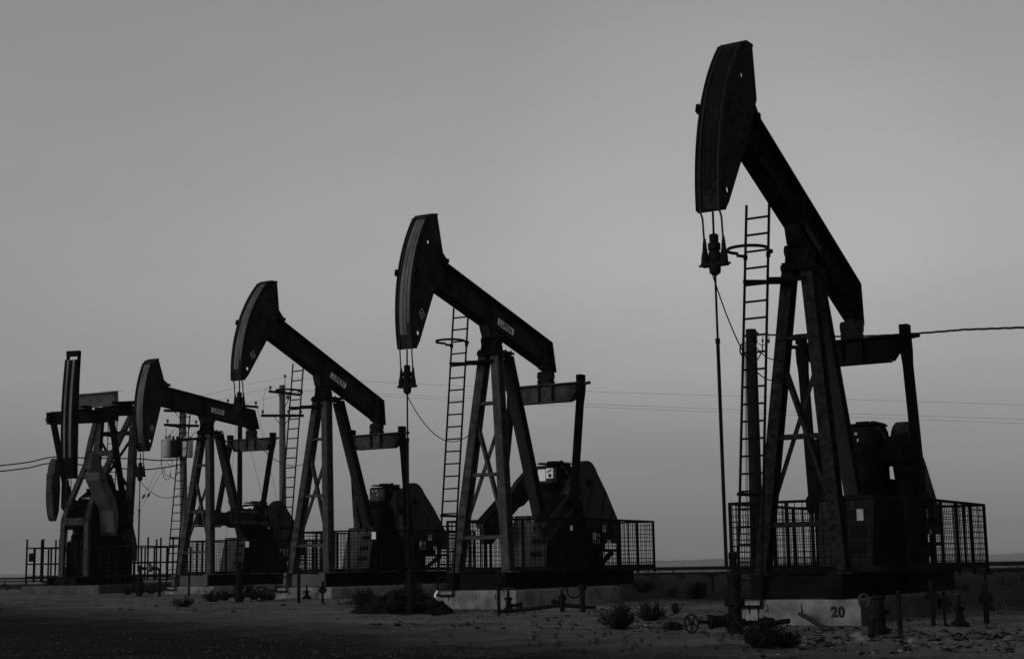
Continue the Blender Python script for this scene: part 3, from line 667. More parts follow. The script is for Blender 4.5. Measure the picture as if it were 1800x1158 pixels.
for xx in (1.82, 1.88, 1.94): mb.box(xx, xx + .02, .031, .034, -.06, .09)
mb.build('plate_lettering', 'steel', wb5)
# head: front face a vertical curved strip, 4.9 m tall
fr = [(2.32, 3.80), (2.43, 4.6), (2.49, 5.6), (2.50, 6.6), (2.44, 7.5), (2.33, 8.5), (2.25, 8.85)]
prof5 = fr + [(2.08, 8.85), (2.14, 7.6), (2.14, 6.3), (2.12, 4.8), (2.08, 3.80)]
hy = .26
mb = MB()
for a, b_ in ((-hy, -hy + .03), (hy - .03, hy)): mb.holed(prof5, [], a, b_)
for (a, b_) in zip(fr[:-1], fr[1:]):
    if b_[1] < 8.55: mb.poly([(a[0] + .002, -hy, a[1]), (a[0] + .002, hy, a[1]), (b_[0] + .002, hy, b_[1]), (b_[0] + .002, -hy, b_[1]), (a[0] + .03, -hy, a[1]), (a[0] + .03, hy, a[1]), (b_[0] + .03, hy, b_[1]), (b_[0] + .03, -hy, b_[1])], [(0, 1, 2, 3), (7, 6, 5, 4), (0, 4, 5, 1), (1, 5, 6, 2), (2, 6, 7, 3), (3, 7, 4, 0)])
mb.box(2.10, 2.31, -hy - .01, hy + .01, 8.66, 8.87)
hd5 = mb.build('horse_head', 'steel', t)
for y in (-.14, .12):
    mb = MB(); pts = [(x + .04, y, z) for x, z in fr[1:6]]
    for a, b_ in zip(pts, pts[1:]): mb.bar(a, b_, .1, .012, (1, 0, 0))
    mb.build('wear_track', 'wear', hd5)
for s in (-1, 1):
    mb = MB(); pts = [(x + .05, s * (hy - .03), z) for x, z in fr[:6]]
    for a, b_ in zip(pts, pts[1:]): mb.bar(a, b_, .07, .05, (1, 0, 0))
    mb.build('edge_rim', 'steel', hd5)
for y in (-.1, .1): MB().tube([(2.3, y, 4.1), (2.3, y, 2.75)], .02, 6).build('hanger_cable', 'cable', t)
mb = MB(); mb.tube([(2.3, 0, 3.9), (2.3, 0, .2)], .02, 6); mb.box(2.2, 2.4, -.25, .25, 2.7, 2.78); mb.build('polished_rod', 'cast', t)
# front equalizer: an open channel frame lying under the beam
mb = MB(); mb.box(1.36, 1.44, -1.46, 1.40, 6.05, 6.58); mb.box(1.44, 1.72, -1.46, 1.40, 6.06, 6.10); mb.box(1.06, 1.36, -1.46, 1.40, 6.54, 6.58)
for y in (-1.46, 1.30): mb.box(1.05, 1.72, y, y + .10, 6.12, 6.53)
mb.bar((1.4, -1.5, 6.3), (1.4, -1.7, 6.28), .05, .05); mb.box(1.2, 1.6, -.3, .3, 6.582, 6.75)
mb.build('equalizer_beam', 'steel', t)
for s in (-1, 1):
    mb = MB(); mb.bar((1.4, s * 1.30, 6.06), (-.1, s * 1.22, 2.1), .17, .2, (0, 1, 0)); mb.cyl((-.1, s * 1.05, 2.1), (-.1, s * 1.36, 2.1), .2, 14); mb.build('pitman_arm', 'steel', t)
for s in (-1, 1):
    mb = MB(); mb.prism([(-.3, 2.5), (-.1, 2.3), (.4, 2.35), (1.0, 2.75), (1.0, 4.0), (.4, 3.1), (-.1, 3.0)], *sorted((s * .90, s * 1.12))); mb.cyl((.2, s * .6, 2.7), (.2, s * 1.04, 2.7), .25, 18)
    ck = mb.build('crank_arm', 'steel', t)
    mb = MB()
    if s < 0:
        prf = [(1.0 + .38 * math.cos(R(a)), 3.46 + 1.27 * math.sin(R(a))) for a in range(-85, 96, 10)] + [(.86, 4.3), (.80, 3.4), (.86, 2.6)]
        mb.prism(prf, -1.60, -1.28)
        mb.box(1.36, 1.42, -1.57, -1.31, 3.3, 4.1)
    else:
        prf = [(2.2, 4.0), (2.45, 4.0), (2.42, 3.7), (1.35, 2.55), (1.2, 1.7), (1.0, 1.55), (.9, 2.4), (1.15, 3.0), (1.9, 3.75)]
        mb.prism(prf, .80, 1.42)
        for x_, z_ in ((2.1, 3.72), (1.55, 3.05), (1.15, 2.3)): mb.cyl((x_, 1.42, z_), (x_, 1.50, z_), .09, 10)
        mb.prism([(.5, 3.6), (1.3, 4.5), (1.5, 4.8), (1.9, 4.85), (2.05, 4.2), (1.6, 3.6), (1.1, 3.1)], .56, .79)
    mb.build('counterweight', 'steel_leg' if s < 0 else 'steel_grey', ck, bevel=.04)
mb = MB(); mb.hexa([(1.4, -.5, .02), (1.4, .5, .02), (-1.6, .5, .02), (-1.6, -.5, .02), (1.2, -.46, 1.7), (1.2, .46, 1.7), (-1.4, .46, 1.7), (-1.4, -.46, 1.7)])
mb.build('gear_pedestal', 'steel', t)
mb = MB(); mb.prism([(1.15, 1.71), (1.25, 2.5), (.8, 3.1), (.2, 3.4), (-.8, 3.35), (-1.3, 2.7), (-1.35, 1.71)], -.46, .46); mb.box(-.5, .5, -.3, .3, 3.39, 3.5); mb.build('gearbox', 'steel', t)
for x, y0, y1, z0, z1 in ((1.5, -.5, .0, .3, 1.9), (1.45, .05, .5, .2, 1.5), (.9, .55, 1.0, .05, 1.4), (.6, -1.05, -.6, .05, 1.2), (-.6, .55, 1.1, .05, 1.6)):
    mb = MB(); mb.box(x - .25, x + .05, y0, y1, z0, z1 * .72); mb.cyl((x - .1, (y0 + y1) / 2, z1 * .72), (x - .1, (y0 + y1) / 2, z1 * .72 + .25), .12, 10); mb.build('drive_housing', 'steel', t, bevel=.03)
for a, b_ in (((1.5, -.6, .1), (1.4, .5, 2.0)), ((.4, .95, .1), (-.5, .95, 2.6)), ((.9, -.9, .1), (-.4, -.9, 2.4)), ((.2, .7, .1), (.2, .7, 3.4))):
    mb = MB(); mb.bar(a, b_, .12, .1); mb.build('side_brace', 'steel', t)
for z in (1.0, 1.9, 2.8): mb = MB(); mb.box(1.0, 1.2, -1.0 + z * .1, 1.0 - z * .1, z - .05, z + .05); mb.build('frame_bar', 'steel', t)
mb = MB(); mb.box(.815, .83, -.3, .05, 3.0, 3.14); mb.build('warning_label', 'dull', t)
mb = MB(); mb.prism([(-.6, 2.9), (-.8, 3.1), (-1.1, 3.0), (-1.9, 1.2), (-1.9, .6), (-1.2, .7)], .52, .72); mb.build('belt_guard', 'guard', t)
mb = MB()
for s in (-1, 1): mb.tube([(-1.75, -.55 + s * .21, -.3), (-1.9, -.55 + s * .21, 7.0)], .022, 6)
for i in range(23): mb.bar((-1.75 - i * .0062, -.75, .1 + i * .3), (-1.75 - i * .0062, -.35, .1 + i * .3), .03, .03)
mb.build('ladder', 'steel', t)
# its pad
pd = thing('concrete_pad', 'low concrete pad under the farthest pump jack, seen end-on', 'concrete pad', O5, RZ5, 'concrete pads under the pump jacks')
mb = MB(); mb.box(-3.0, 2.75, -1.7, 1.7, -.9, -.33); mb.build('pad_block', 'pad_dull', pd, bevel=.04)
# its open bar fence with tall stakes
fe = thing('guard_fence', 'open steel bar fence with tall stakes around the farthest pump jack', 'fence', O5, RZ5, 'guard fences around the pump jacks')
for (a, b_, n) in (((1.5, -2.28), (1.5, 2.5), 13), ((1.5, -2.28), (-3.2, -2.28), 9), ((1.5, 2.5), (-3.2, 2.5), 9), ((-3.2, -2.28), (-3.2, 2.5), 9)):
    mb = MB(); a, b_ = Vector((*a, 0)), Vector((*b_, 0)); d = (b_ - a).normalized()
    for z in (.02, .52, 1.15): mb.bar(a + Vector((0, 0, z)), b_ + Vector((0, 0, z)), .05, .05)
    for i in range(n + 1):
        p = a.lerp(b_, i / n); hgt = 1.5 if i % 2 == 0 else 1.12
        mb.bar(p + Vector((0, 0, -.5 if i == 0 else -.2)), p + Vector((0, 0, hgt)), .055, .05, d)
    mb.build('bar_panel', 'steel', fe)
mb = MB(); mb.box(1.53, 1.56, -2.15, -1.85, .62, .95); mb.build('warning_sign', 'steel', fe)

# ------------------------------------------------------------------ wellheads
def handwheel(mb, c, ax, r):
    c, ax = Vector(c), Vector(ax).normalized()
    mb.torus(c, ax, r, r * .11, 24, 6)
    a = ax.cross(Vector((0, 0, 1))); a = a.normalized() if a.length > .01 else Vector((1, 0, 0)); b_ = ax.cross(a)
    for i in range(5):
        t_ = i * 2 * math.pi / 5 + .3; mb.tube([c, c + (a * math.cos(t_) + b_ * math.sin(t_)) * r], r * .1, 5)
    mb.cyl(c - ax * r * .2, c + ax * r * .2, r * .22, 10)
def wellhead(k, label, pos, ztop, scale=1.0, wheel=None, extra=None):
    t = thing('wellhead', label, 'wellhead', pos, 0, 'wellheads under the pump jacks')
    H = ztop - pos.z; s = scale
    mb = MB()
    mb.lathe([(.22 * s, -.2), (.22 * s, .12), (.30 * s, .13), (.30 * s, .20), (.19 * s, .21), (.19 * s, .42), (.28 * s, .43), (.28 * s, .50), (.17 * s, .51), (.17 * s, H - .42), (.20 * s, H - .40), (.20 * s, H - .33), (.10 * s, H - .32), (.10 * s, H - .12), (.12 * s, H - .11), (.12 * s, H - .03), (.05 * s, H)], n=18)
    for i in range(8):
        a = i * math.pi / 4
        for zz in (.165, .465): mb.cyl((.25 * s * math.cos(a), .25 * s * math.sin(a), zz - .06), (.25 * s * math.cos(a), .25 * s * math.sin(a), zz + .06), .02, 6)
    mb.build('casing_head', 'cast', t, True)
    return t
w1 = to_world(1, (3.74, .06, 0)); p1 = Vector((w1.x, w1.y, ground_z(w1.x, w1.y)))
t = wellhead(1, 'black wellhead with a spoked handwheel on its left, before the pad marked 20', p1, w1.z + .38, .55)
mb = MB(); mb.rings([(.06, 0), (.06, .10), (.11, .11), (.11, .15), (.075, .17), (.09, .26), (.09, .36), (.11, .37), (.11, .41), (.05, .42), (.025, .43), (.025, .60)], (0, 0, .20), (-1, -.25, -.04), 14)
mb.cyl((-.32, -.08, .15), (-.32, -.08, .27), .06, 12); mb.build('side_valve', 'cast', t, True)
mb = MB(); handwheel(mb, (-.68, -.17, .17), (-.75, -.66, 0), .135); mb.build('handwheel', 'cast', t, True)
mb = MB(); mb.tube([(.1, 0, .15), (.45, .05, .15), (.6, .1, .14), (.85, .18, .17)], .04, 8); mb.rings([(.07, 0), (.09, .12), (.07, .24)], (.36, .05, .15), (1, 0.1, 0), 12); mb.build('flow_line', 'cast', t, True)
for k, lb in ((2, 'black wellhead half hidden behind the dark earth mound'), (3, 'black wellhead standing left of the concrete pad corner, under a tall utility pole'), (4, 'black wellhead with a flow line and shiny valve at its right, beside the fence corner')):
    w_ = to_world(k, (3.80, .03, 0)); p = Vector((w_.x, w_.y, ground_z(w_.x, w_.y)))
    t = wellhead(k, lb, p, w_.z + .38, .5)
    mb = MB(); mb.tube([(-.1, 0, .22), (-.55, -.1, .2)], .06, 8); mb.rings([(.12, 0), (.14, .1), (.12, .2)], (-.3, -.05, .21), (-1, -.2, 0), 12); mb.tube([(.1, 0, .22), (.6, .1, .2)], .06, 8); mb.rings([(.12, 0), (.13, .1), (.12, .2)], (.3, .05, .21), (1, .2, 0), 12)
    mb.build('side_valve', 'cast', t, True)
    if k == 3: mb = MB(); handwheel(mb, (.62, .0, .25), (.3, -1, 0), .2); mb.build('handwheel', 'cast', t, True)
    if k == 4:
        mb = MB(); mb.tube([(.05, 0, .98), (.42, .1, .98), (.60, .12, .97), (.68, .14, .9), (.68, .14, .0)], .055, 8); mb.build('flow_line', 'cast', t, True)
        mb = MB(); mb.rings([(.09, 0), (.13, .05), (.13, .15), (.09, .2)], (.24, .05, .98), (1, .2, 0), 12); mb.cyl((.33, .07, 1.0), (.33, .07, 1.16), .05, 10); mb.build('flow_valve', 'steel_grey', t, True)
p = O5 + Matrix.Rotation(RZ5, 3, 'Z') @ Vector((2.3, 0, 0)); p.z = ground_z(p.x, p.y)
wellhead(5, 'small black wellhead before the farthest pump jack', p, p.z + .95, .55)

# ------------------------------------------------------------------ valve posts and small pipework
def post_valve(label, px, py, h, wheel_r=.11, side=0, group='stem valves on the sand', n=1):
    p = on_ground(px, py); t = thing('stem_valve', label, 'valve', p, 0, group)
    mb = MB(); mb.lathe([(.16, -.05), (.15, .06), (.09, .10), (.06, .16), (.06, h * .5), (.09, h * .52), (.09, h * .62), (.035, h * .66), (.02, h)], n=12)
    if side: mb.tube([(0, 0, h * .3), (side, 0, h * .3)], .035, 8); mb.cyl((side, 0, h * .2), (side, 0, h * .42), .06, 10)
    mb.build('valve_body', 'cast', t, True)
    mb = MB(); handwheel(mb, (0, 0, h), (0, 0, 1), wheel_r); mb.build('handwheel', 'steel_leg', t, True)
    return t
post_valve('short stem valve with flat handwheel, left of the pipe loop before the rust-streaked pad', 894, 1076, .52, .12, .25)
post_valve('pale stem valve in the middle of the pipe loop before the rust-streaked pad', 988, 1066, .46, .14, -.2)
post_valve('stem valve with cross-shaped handle in front of the ladder-foot pad', 539, 1054, .42, .11, 0)
post_valve('stem valve next to the dark earth mound and the ladder-foot pad', 600, 1051, .40, .10, 0)
post_valve('stem valve hidden in dry scrub before the fourth pad', 346, 1040, .40, .10, 0)
post_valve('squat wide-footed stem valve right of the nearest pump jack', 1688, 1098, .52, .09, 0)
def post(label, px, py, h, r=.05, head=True):
    r *= .75
    p = on_ground(px, py); t = thing('pipe_post', label, 'post', p, 0, 'upright pipe posts by the pads')
    mb = MB(); mb.tube([(0, 0, -.1), (0, 0, h)], r, 10); mb.build('post_shaft', 'cast', t, True)
    if head: mb = MB(); mb.box(-.075, .075, -.07, .07, h - .33, h - .16); mb.cyl((-.11, 0, h - .25), (.11, 0, h - .25), .045, 10); mb.build('junction_box', 'cast', t)
    return t
post('tall black pipe post with box, before the rust-streaked pad', 877, 1081, .98)
post('black pipe post leaning on the ladder-foot pad, nearest its ladder', 525, 1061, .98, .06, False)
post('black pipe post with box on the ladder-foot pad front', 567, 1059, .62)
post('thin black pipe post before the scrub-fronted pad', 332, 1046, .86, .05, False)
post('left black pipe post of the pipework right of the nearest pump jack', 1641, 1102, .72, .05)
post('thin black pipe post with box, left of the squat valve', 1662, 1101, .62, .03)
post('thick black pipe post by the small spoked wheel at the right edge', 1735, 1096, .66, .06)
# the pipe loop before the second pad
p = on_ground(1035, 1078); t = thing('pipe_manifold', 'low pipe loop with two risers before the rust-streaked pad', 'pipework', p)
mb = MB(); mb.tube([(-1.9, .1, .05), (-1.2, .05, .09), (-.6, 0, .16), (.15, 0, .10)], .04, 8); mb.build('pipe_run', 'cast', t, True)
for x, h in ((-.12, .62), (-.55, .40)):
    mb = MB(); mb.tube([(x, 0, -.05), (x, 0, h)], .055, 8); mb.cyl((x, 0, h - .15), (x, 0, h - .05), .09, 10); mb.build('riser', 'cast', t, True)
mb = MB(); mb.torus((-.3, 0, .45), (0, 1, 0), .14, .02, 20, 6, R(-20), R(200)); mb.build('loop_hose', 'cast', t, True)
p = on_ground(1757, 1090); t = thing('gate_valve', 'gate valve with a small spoked upright wheel at the right edge', 'valve', p)
mb = MB(); mb.tube([(-.22, 0, -.05), (-.22, 0, .22), (-.06, 0, .22)], .05, 8); mb.build('valve_body', 'cast', t, True)
mb = MB(); handwheel(mb, (.02, -.05, .24), (.35, -.9, 0), .11); mb.build('handwheel', 'steel_leg', t, True)
# fittings right beside the pad marked 20
p = on_ground(1545, 1118); t = thing('pipe_stub', 'bent black pipe stub at the right corner of the pad marked 20', 'pipework', p)
mb = MB(); mb.lathe([(.14, -.1), (.14, .1), (.08, .14), (.08, .30), (.15, .32), (.15, .38), (.07, .40), (.07, .52), (.10, .54), (.10, .58)], (.1, .3, 0), 14); mb.tube([(-.1, 0, -.1), (-.1, 0, .2), (.05, .15, .28)], .05, 8); mb.build('pipe_run', 'cast', t, True)
mb = MB(); mb.tube([(.34, .1, -.1), (.34, .1, .66)], .035, 8); mb.build('riser', 'cast', t, True)
mb = MB(); mb.torus((-.2, -.05, .52), (.4, -1, 0), .09, .018, 20, 6); mb.build('pipe_clamp', 'steel_leg', t, True)
# hose
a = on_ground(1350, 1094); b_ = on_ground(1452, 1110)
pts = [a + Vector((-.15, .28, .16)), a + Vector((.1, .22, .19)), a + Vector((.4, .14, .20)), a.lerp(b_, .74) + Vector((0, .05, .15)), b_ + Vector((-.05, 0, .06)), b_ + Vector((.1, -.1, .0))]
def smooth_path(P, n=8):
    P = [Vector(p) for p in P]; o = []
    for i in range(len(P) - 1):
        p0, p1, p2, p3 = P[max(i - 1, 0)], P[i], P[i + 1], P[min(i + 2, len(P) - 1)]
        for j in range(n):
            t_ = j / n; o.append(.5 * ((2 * p1) + (p2 - p0) * t_ + (2 * p0 - 5 * p1 + 4 * p2 - p3) * t_ ** 2 + (3 * p1 - p0 - 3 * p2 + p3) * t_ ** 3))
    return o + [P[-1]]
tag(MB().tube(smooth_path(pts), .038, 8).build('hose', 'cable', smooth=True), 'thick black hose drooping across the front of the pad marked 20', 'hose')
# white stake in the mound
p = on_ground(764, 1072); tag(MB().tube([p, p + Vector((.02, 0, .36)), p + Vector((.08, 0, .44))], .03, 8).build('vent_pipe', 'plate'), 'short bent pale pipe sticking up at the right of the dark earth mound', 'pipe')

# ------------------------------------------------------------------ dark earth mounds
def mound(label, px, py, rx, ry, hgt, seed):
    c = on_ground(px, py); q = random.Random(seed); mb = MB(); n, mm = 40, 22; vs = []
    for j in range(mm + 1):
        for i in range(n):
            a = 2 * math.pi * i / n; r = j / mm
            x = c.x + math.cos(a) * rx * r * (1 + .12 * math.sin(3 * a + seed)); y = c.y + math.sin(a) * ry * r
            e = max(0, 1 - r ** 2.6) * hgt * (.78 + .22 * math.cos(a - .4) * r + .16 * math.sin(5 * r * math.cos(a) + seed) + .1 * math.sin(7 * r * math.sin(a))) + (q.uniform(-.07, .09) * min(1, (1 - r) * 4 + .2) if j < mm else -.08)
            vs.append((x, y, ground_z(x, y) + e - .02))
    fs = [(j * n + i, j * n + (i + 1) % n, (j + 1) * n + (i + 1) % n, (j + 1) * n + i) for j in range(mm) for i in range(n)]
    mb.poly(vs, fs)
    for i in range(260):
        a = q.uniform(0, 6.28); r = q.random() ** .6
        lump(mb, (c.x + math.cos(a) * rx * r, c.y + math.sin(a) * ry * r, ground_z(c.x, c.y) + hgt * max(0, 1 - r ** 1.7)), q.uniform(.02, .05) + .09 * q.random() ** 4, .8, seed=seed * 99 + i)
    return tag(mb.build('earth_mound', 'earth'), label, 'mound')
mound('dark lumpy earth mound before the second-nearest and third pump jacks', 706, 1076, 1.15, .7, .46, 3)
mound('low dark earth heap before the farthest pump jack', 124, 1040, 1.2, .6, .30, 5)

# ------------------------------------------------------------------ scrub, grass, rocks
def shrub(mb, c, r, h, n, q, bw=.012):
    arms = [(q.uniform(0, 6.28), q.uniform(.35, 1.0)) for _ in range(max(4, n // 22))]   # uneven main stems
    for i in range(n):
        a0_, ln = q.choice(arms); a = a0_ + q.gauss(0, .28); sp = r * ln * q.uniform(.25, 1.05); hh = h * q.uniform(.3, 1.0) * (1.15 - .5 * ln) * (1.25 if q.random() < .08 else 1)
        b0 = Vector((c.x + math.cos(a) * sp * .2, c.y + math.sin(a) * sp * .2, c.z - .03)); tip = Vector((c.x + math.cos(a) * sp, c.y + math.sin(a) * sp, c.z + hh))
        mid = b0.lerp(tip, .55) + Vector((math.cos(a + q.uniform(-1, 1)), math.sin(a), 0)) * sp * .15 + Vector((0, 0, hh * q.uniform(-.05, .14)))
        sd = Vector((-math.sin(a), math.cos(a), 0)) * bw * .7
        mb.poly([b0 - sd, b0 + sd, mid + sd * .8, mid - sd * .8, tip], [(0, 1, 2, 3), (3, 2, 4)])
        if i % 3 == 0: continue                          # bare dead twig
        for j in range(4):
            p = mid.lerp(tip, q.random()); d = Vector((q.uniform(-1, 1), q.uniform(-1, 1), q.uniform(-.3, 1))).normalized() * q.uniform(.03, .09) * (h / .35) ** .5
            s2 = d.cross(Vector((q.uniform(-1, 1), q.uniform(-1, 1), q.uniform(-1, 1)))).normalized() * bw * .8
            mb.poly([p - s2, p + s2, p + d * .6 + s2, p + d], [(0, 1, 2, 3)])
def plant(label, px, py, r, h, n, seed):
    p = on_ground(px, py); mb = MB(); shrub(mb, p, r, h, n, random.Random(seed)); return tag(mb.build('scrub_bush', 'leaf'), label, 'bush', 'dry scrub bushes on the sand')
plant('dark spiky scrub bush alone on the sand, between the pipe loop and the nearest wellhead', 1088, 1102, .50, .44, 380, 1)
plant('rounded scrub bush just right of the spiky one', 1146, 1090, .40, .40, 300, 2)
plant('small low scrub tuft on open sand right of the two bushes', 1182, 1103, .30, .18, 160, 3)
plant('small scrub tuft behind the low tuft, left of the nearest wellhead', 1186, 1078, .18, .24, 110, 4)
plant('bushy scrub in the foreground below the pad marked 20', 1338, 1143, .42, .40, 420, 5)
plant('scattered scrub right of the foreground bush, below the hose', 1384, 1141, .30, .24, 240, 6)
plant('grey scrub bush growing at the left front of the fourth pad', 375, 1058, .50, .42, 220, 7)
plant('grey scrub bush growing in the middle front of the fourth pad', 428, 1050, .65, .52, 240, 8)
plant('low scrub beside the fourth wellhead and the fourth pad', 322, 1066, .45, .3, 160, 9)
plant('dark scrub between the third wellhead and the ladder-foot pad', 470, 1056, .6, .4, 180, 10)
plant('scrub bush left of the dark earth mound', 640, 1060, .55, .42, 220, 11)
plant('ragged dark scrub spilling from the left side of the dark earth mound', 640, 1070, .75, .42, 420, 15)
plant('tangled dark scrub growing on top of the dark earth mound', 722, 1068, .6, .75, 420, 17)
plant('ragged low scrub along the right foot of the dark earth mound', 772, 1081, .4, .22, 160, 16)
plant('dense dark scrub behind the fence corner of the second-nearest pump', 1130, 1040, .7, .55, 260, 12)
plant('dense dark scrub left of the nearest pump pad', 1225, 1050, .6, .55, 260, 13)
plant('wide dark scrub at the foot of the second pad, right end', 1075, 1044, .5, .4, 200, 14)
mb = MB(); q = random.Random(21)
for i in range(420):                                # dry grass beyond and between the pads
    px = q.uniform(-20, 1820); Y = q.choice((q.uniform(36, 55), q.uniform(74, 110), q.uniform(74, 110)))
    if Y < 60 and px < 1120: continue
    d = ray(px, 1000); p = d * (Y / d.y); p.z = ground_z(p.x, p.y)
    ok = all(abs((p - to_world(k, (-3, 0, 0))).length) > 4.5 for k in (1, 2, 3, 4))
    if not ok: continue
    shrub(mb, p, q.uniform(.25, .7), q.uniform(.2, .5) * (1.5 if q.random() < .12 else 1), 22, q, .012)
for i in range(260):
    p = on_ground(q.uniform(600, 1800), q.uniform(1060, 1150)); 
    if p.x > -1.5: shrub(mb, p, q.uniform(.05, .12), q.uniform(.05, .12), 8, q, .005)
tag(mb.build('dry_grass', 'leaf'), kind='stuff')
def stone(label, px, py, r, sq, material, seed, boxy=False):
    p = on_ground(px, py); mb = MB()
    if boxy:
        mb.box(p.x - r, p.x + r, p.y - r * .5, p.y + r * .5, p.z - .03, p.z + r * .8)
        return tag(mb.build('broken_brick', material, bevel=.015), label, 'brick', 'bricks and rocks on the sand')
    lump(mb, (p.x, p.y, p.z + r * sq * .3), r, sq, seed=seed); o = mb.build('rock', material)
    md = o.modifiers.new('subdivide', 'SUBSURF'); md.levels = 2; md.render_levels = 2
    tx = bpy.data.textures.new('rock_noise', 'CLOUDS'); tx.noise_scale = .12; dm = o.modifiers.new('displace', 'DISPLACE'); dm.texture = tx; dm.strength = .06
    return tag(o, label, 'rock', 'bricks and rocks on the sand')
stone('large pale flat rock in the middle of the rubble below the number 20', 1517, 1127, .16, .45, 'rock', 31)
stone('pale rock behind the large flat one, below the number 20', 1506, 1119, .13, .6, 'rock', 32)
stone('broken grey brick lying in front of the rubble', 1552, 1140, .16, .5, 'brick', 33, True)
stone('upright pale stone right of the broken grey brick', 1604, 1128, .085, .9, 'rock', 34)
stone('grey stone among the rubble at the right', 1700, 1132, .10, .6, 'brick', 35)
stone('low grey rock farther right along the rubble', 1660, 1120, .12, .5, 'brick', 36)
stone('small grey rock at the right edge of the sand', 1772, 1126, .13, .55, 'brick', 37)
for nm, mt, cnt, sz in (('rubble', 'brick', 900, (.015, .05)), ('pale_rubble', 'rock', 420, (.012, .045)), ('dark_clods', 'earth', 800, (.02, .07))):
    mb = MB()
    for i in range(cnt):
        t_ = q.random()
        if t_ < .55: px, py = q.uniform(1330, 1820), q.gauss(1120, 13)
        elif t_ < .85: px, py = q.uniform(640, 1420), q.gauss(1092, 12)
        else: px, py = q.uniform(-20, 900), q.gauss(1066, 7)
        p = on_ground(px, min(max(py, 1050), 1157)); r_ = sz[0] + (sz[1] - sz[0]) * q.random() ** 3
        lump(mb, p, r_, q.uniform(.35, .75), seed=i + cnt)
    tag(mb.build(nm, mt), kind='stuff')
# ------------------------------------------------------------------ long pipeline behind the pumps
A0, A1 = Vector((14.5, 33.4, 0)), Vector((5.5, 48, 0)); A2 = Vector((-33, 92, 0))
A0.z = at(1800, 990, A0.y).z; A1.z = at(1200, 998.5, 48).z; A2.z = at(10, 1016.5, 90).z
A00 = A0 + (A0 - A1) * .8
t = thing('pipeline', 'long dark pipeline on low supports running behind all the pump jacks', 'pipeline', (0, 0, 0))
mb = MB(); mb.tube([A00, A0, A1, A1.lerp(A2, .5), A2], .055, 10); mb.build('pipe_run', 'cast', t, True)
mb = MB(); off = Vector((.1, .25, -.16)); mb.tube([A00 + off, A0 + off, A1 + off, A1.lerp(A2, .5) + off, A2 + off], .035, 8); mb.build('pipe_run', 'cast', t, True)
for i in range(16):
    f = (i + .5) / 16 * 2; p = A0.lerp(A1, f) if f < 1 else A1.lerp(A2, f - 1)
    mb = MB(); gz = ground_z(p.x, p.y); mb.tube([(p.x, p.y + .1, gz - .1), (p.x, p.y + .1, p.z - .23)], .04, 8); mb.box(p.x - .16, p.x + .16, p.y - .1, p.y + .5, p.z - .26, p.z - .20); mb.build('pipe_support', 'cast', t)

# ------------------------------------------------------------------ utility poles and wires
def insulator(parent, p, h=.22):
    mb = MB(); mb.lathe([(.02, 0), (.02, .06), (.07, .07), (.05, .11), (.08, .12), (.05, .17), (.07, .18), (.03, h)], p, 10); return mb.build('insulator', 'porcelain', parent, True)
def pole(label, px_t, py_t, px_b, Y, r, material):
    top = at(px_t, py_t, Y); b_ = at(px_b, 1000, Y); bot = Vector((b_.x, Y, ground_z(b_.x, Y) - .3))
    t = thing('utility_pole', label, 'utility pole', (bot.x, bot.y, bot.z + .3), 0, 'timber utility poles behind the pump jacks')
    lo = top - (bot + Vector((0, 0, .3))); mb = MB(); mb.tube([(0, 0, -.3), lo * .5, lo], [r * 1.15, r, r * .85], 14); mb.build('pole_shaft', material, t, True)
    return t, bot + Vector((0, 0, .3))
def crossarm(t, base, px0, py0, px1, py1, Y, th=.13, ins=(0, 1), dy=0, brace=.7):
    a = at(px0, py0, Y) - base; b_ = at(px1, py1, Y) - base; a.y -= .2 - dy; b_.y -= .2 + dy
    mb = MB(); mb.bar(a, b_, .11, th); mb.build('crossarm', 'wood_dark', t)
    for f in ins: insulator(t, a.lerp(b_, f) + Vector((0, 0, th / 2)))
    if brace:
        c = a.lerp(b_, .5); c2 = Vector((c.x, c.y + .1, c.z - brace))
        for f in (.28, .72): MB().bar(a.lerp(b_, f), c2, .03, .03).build('arm_brace', 'cast', t)
    return a + base, b_ + base
YP = 75
tA, bA = pole('grey timber pole with two crossarms, seen through the third pump jack ladder', 496, 677, 498, YP, .17, 'wood')
a1 = crossarm(tA, bA, 473, 688, 529, 695, YP, .12, (.05, .95), .1)
a2 = crossarm(tA, bA, 460, 731, 535, 731, YP, .13, (.04, .64, .93), 0, .55)
mb = MB(); q0 = at(501, 680, YP) - bA; q1 = at(501, 664, YP) - bA; mb.tube([q0, q1], .02, 6); mb.build('pole_pin', 'cast', tA); insulator(tA, q1 - Vector((0, 0, .05)))
mb = MB(); c = at(507, 699, YP) - bA; mb.cyl(c + Vector((0, -.3, -.1)), c + Vector((0, -.3, .1)), .09, 12); mb.build('arrester', 'porcelain', tA)
tB, bB = pole('timber pole carrying grey cylindrical transformers, behind the level-beam pump jack', 321, 700, 325, YP, .18, 'wood')
crossarm(tB, bB, 290, 722, 352, 724, YP, .13, (), 0, .5)
b1 = crossarm(tB, bB, 290, 747, 351, 749, YP, .13, (.1, .92), 0, 0)
for (px, w_) in ((298, .26), (311, .26), (333, .26)):
    c = at(px, 790, YP) - bB; c.y -= .42
    mb = MB(); hh = .78 if px < 305 else .74
    mb.lathe([(w_ * .9, -.42), (w_, -.38), (w_, hh - .40), (w_ + .02, hh - .40), (w_ + .02, hh - .35), (w_ * .7, hh - .30), (.05, hh - .28)], c, 18)
    for s in (-.1, .1): mb.lathe([(.05, 0), (.07, .05), (.05, .1), (.07, .15), (.03, .22)], c + Vector((s, 0, hh - .32)), 8)
    mb.build('transformer', 'tank' if px != 311 else 'cast', tB, True)
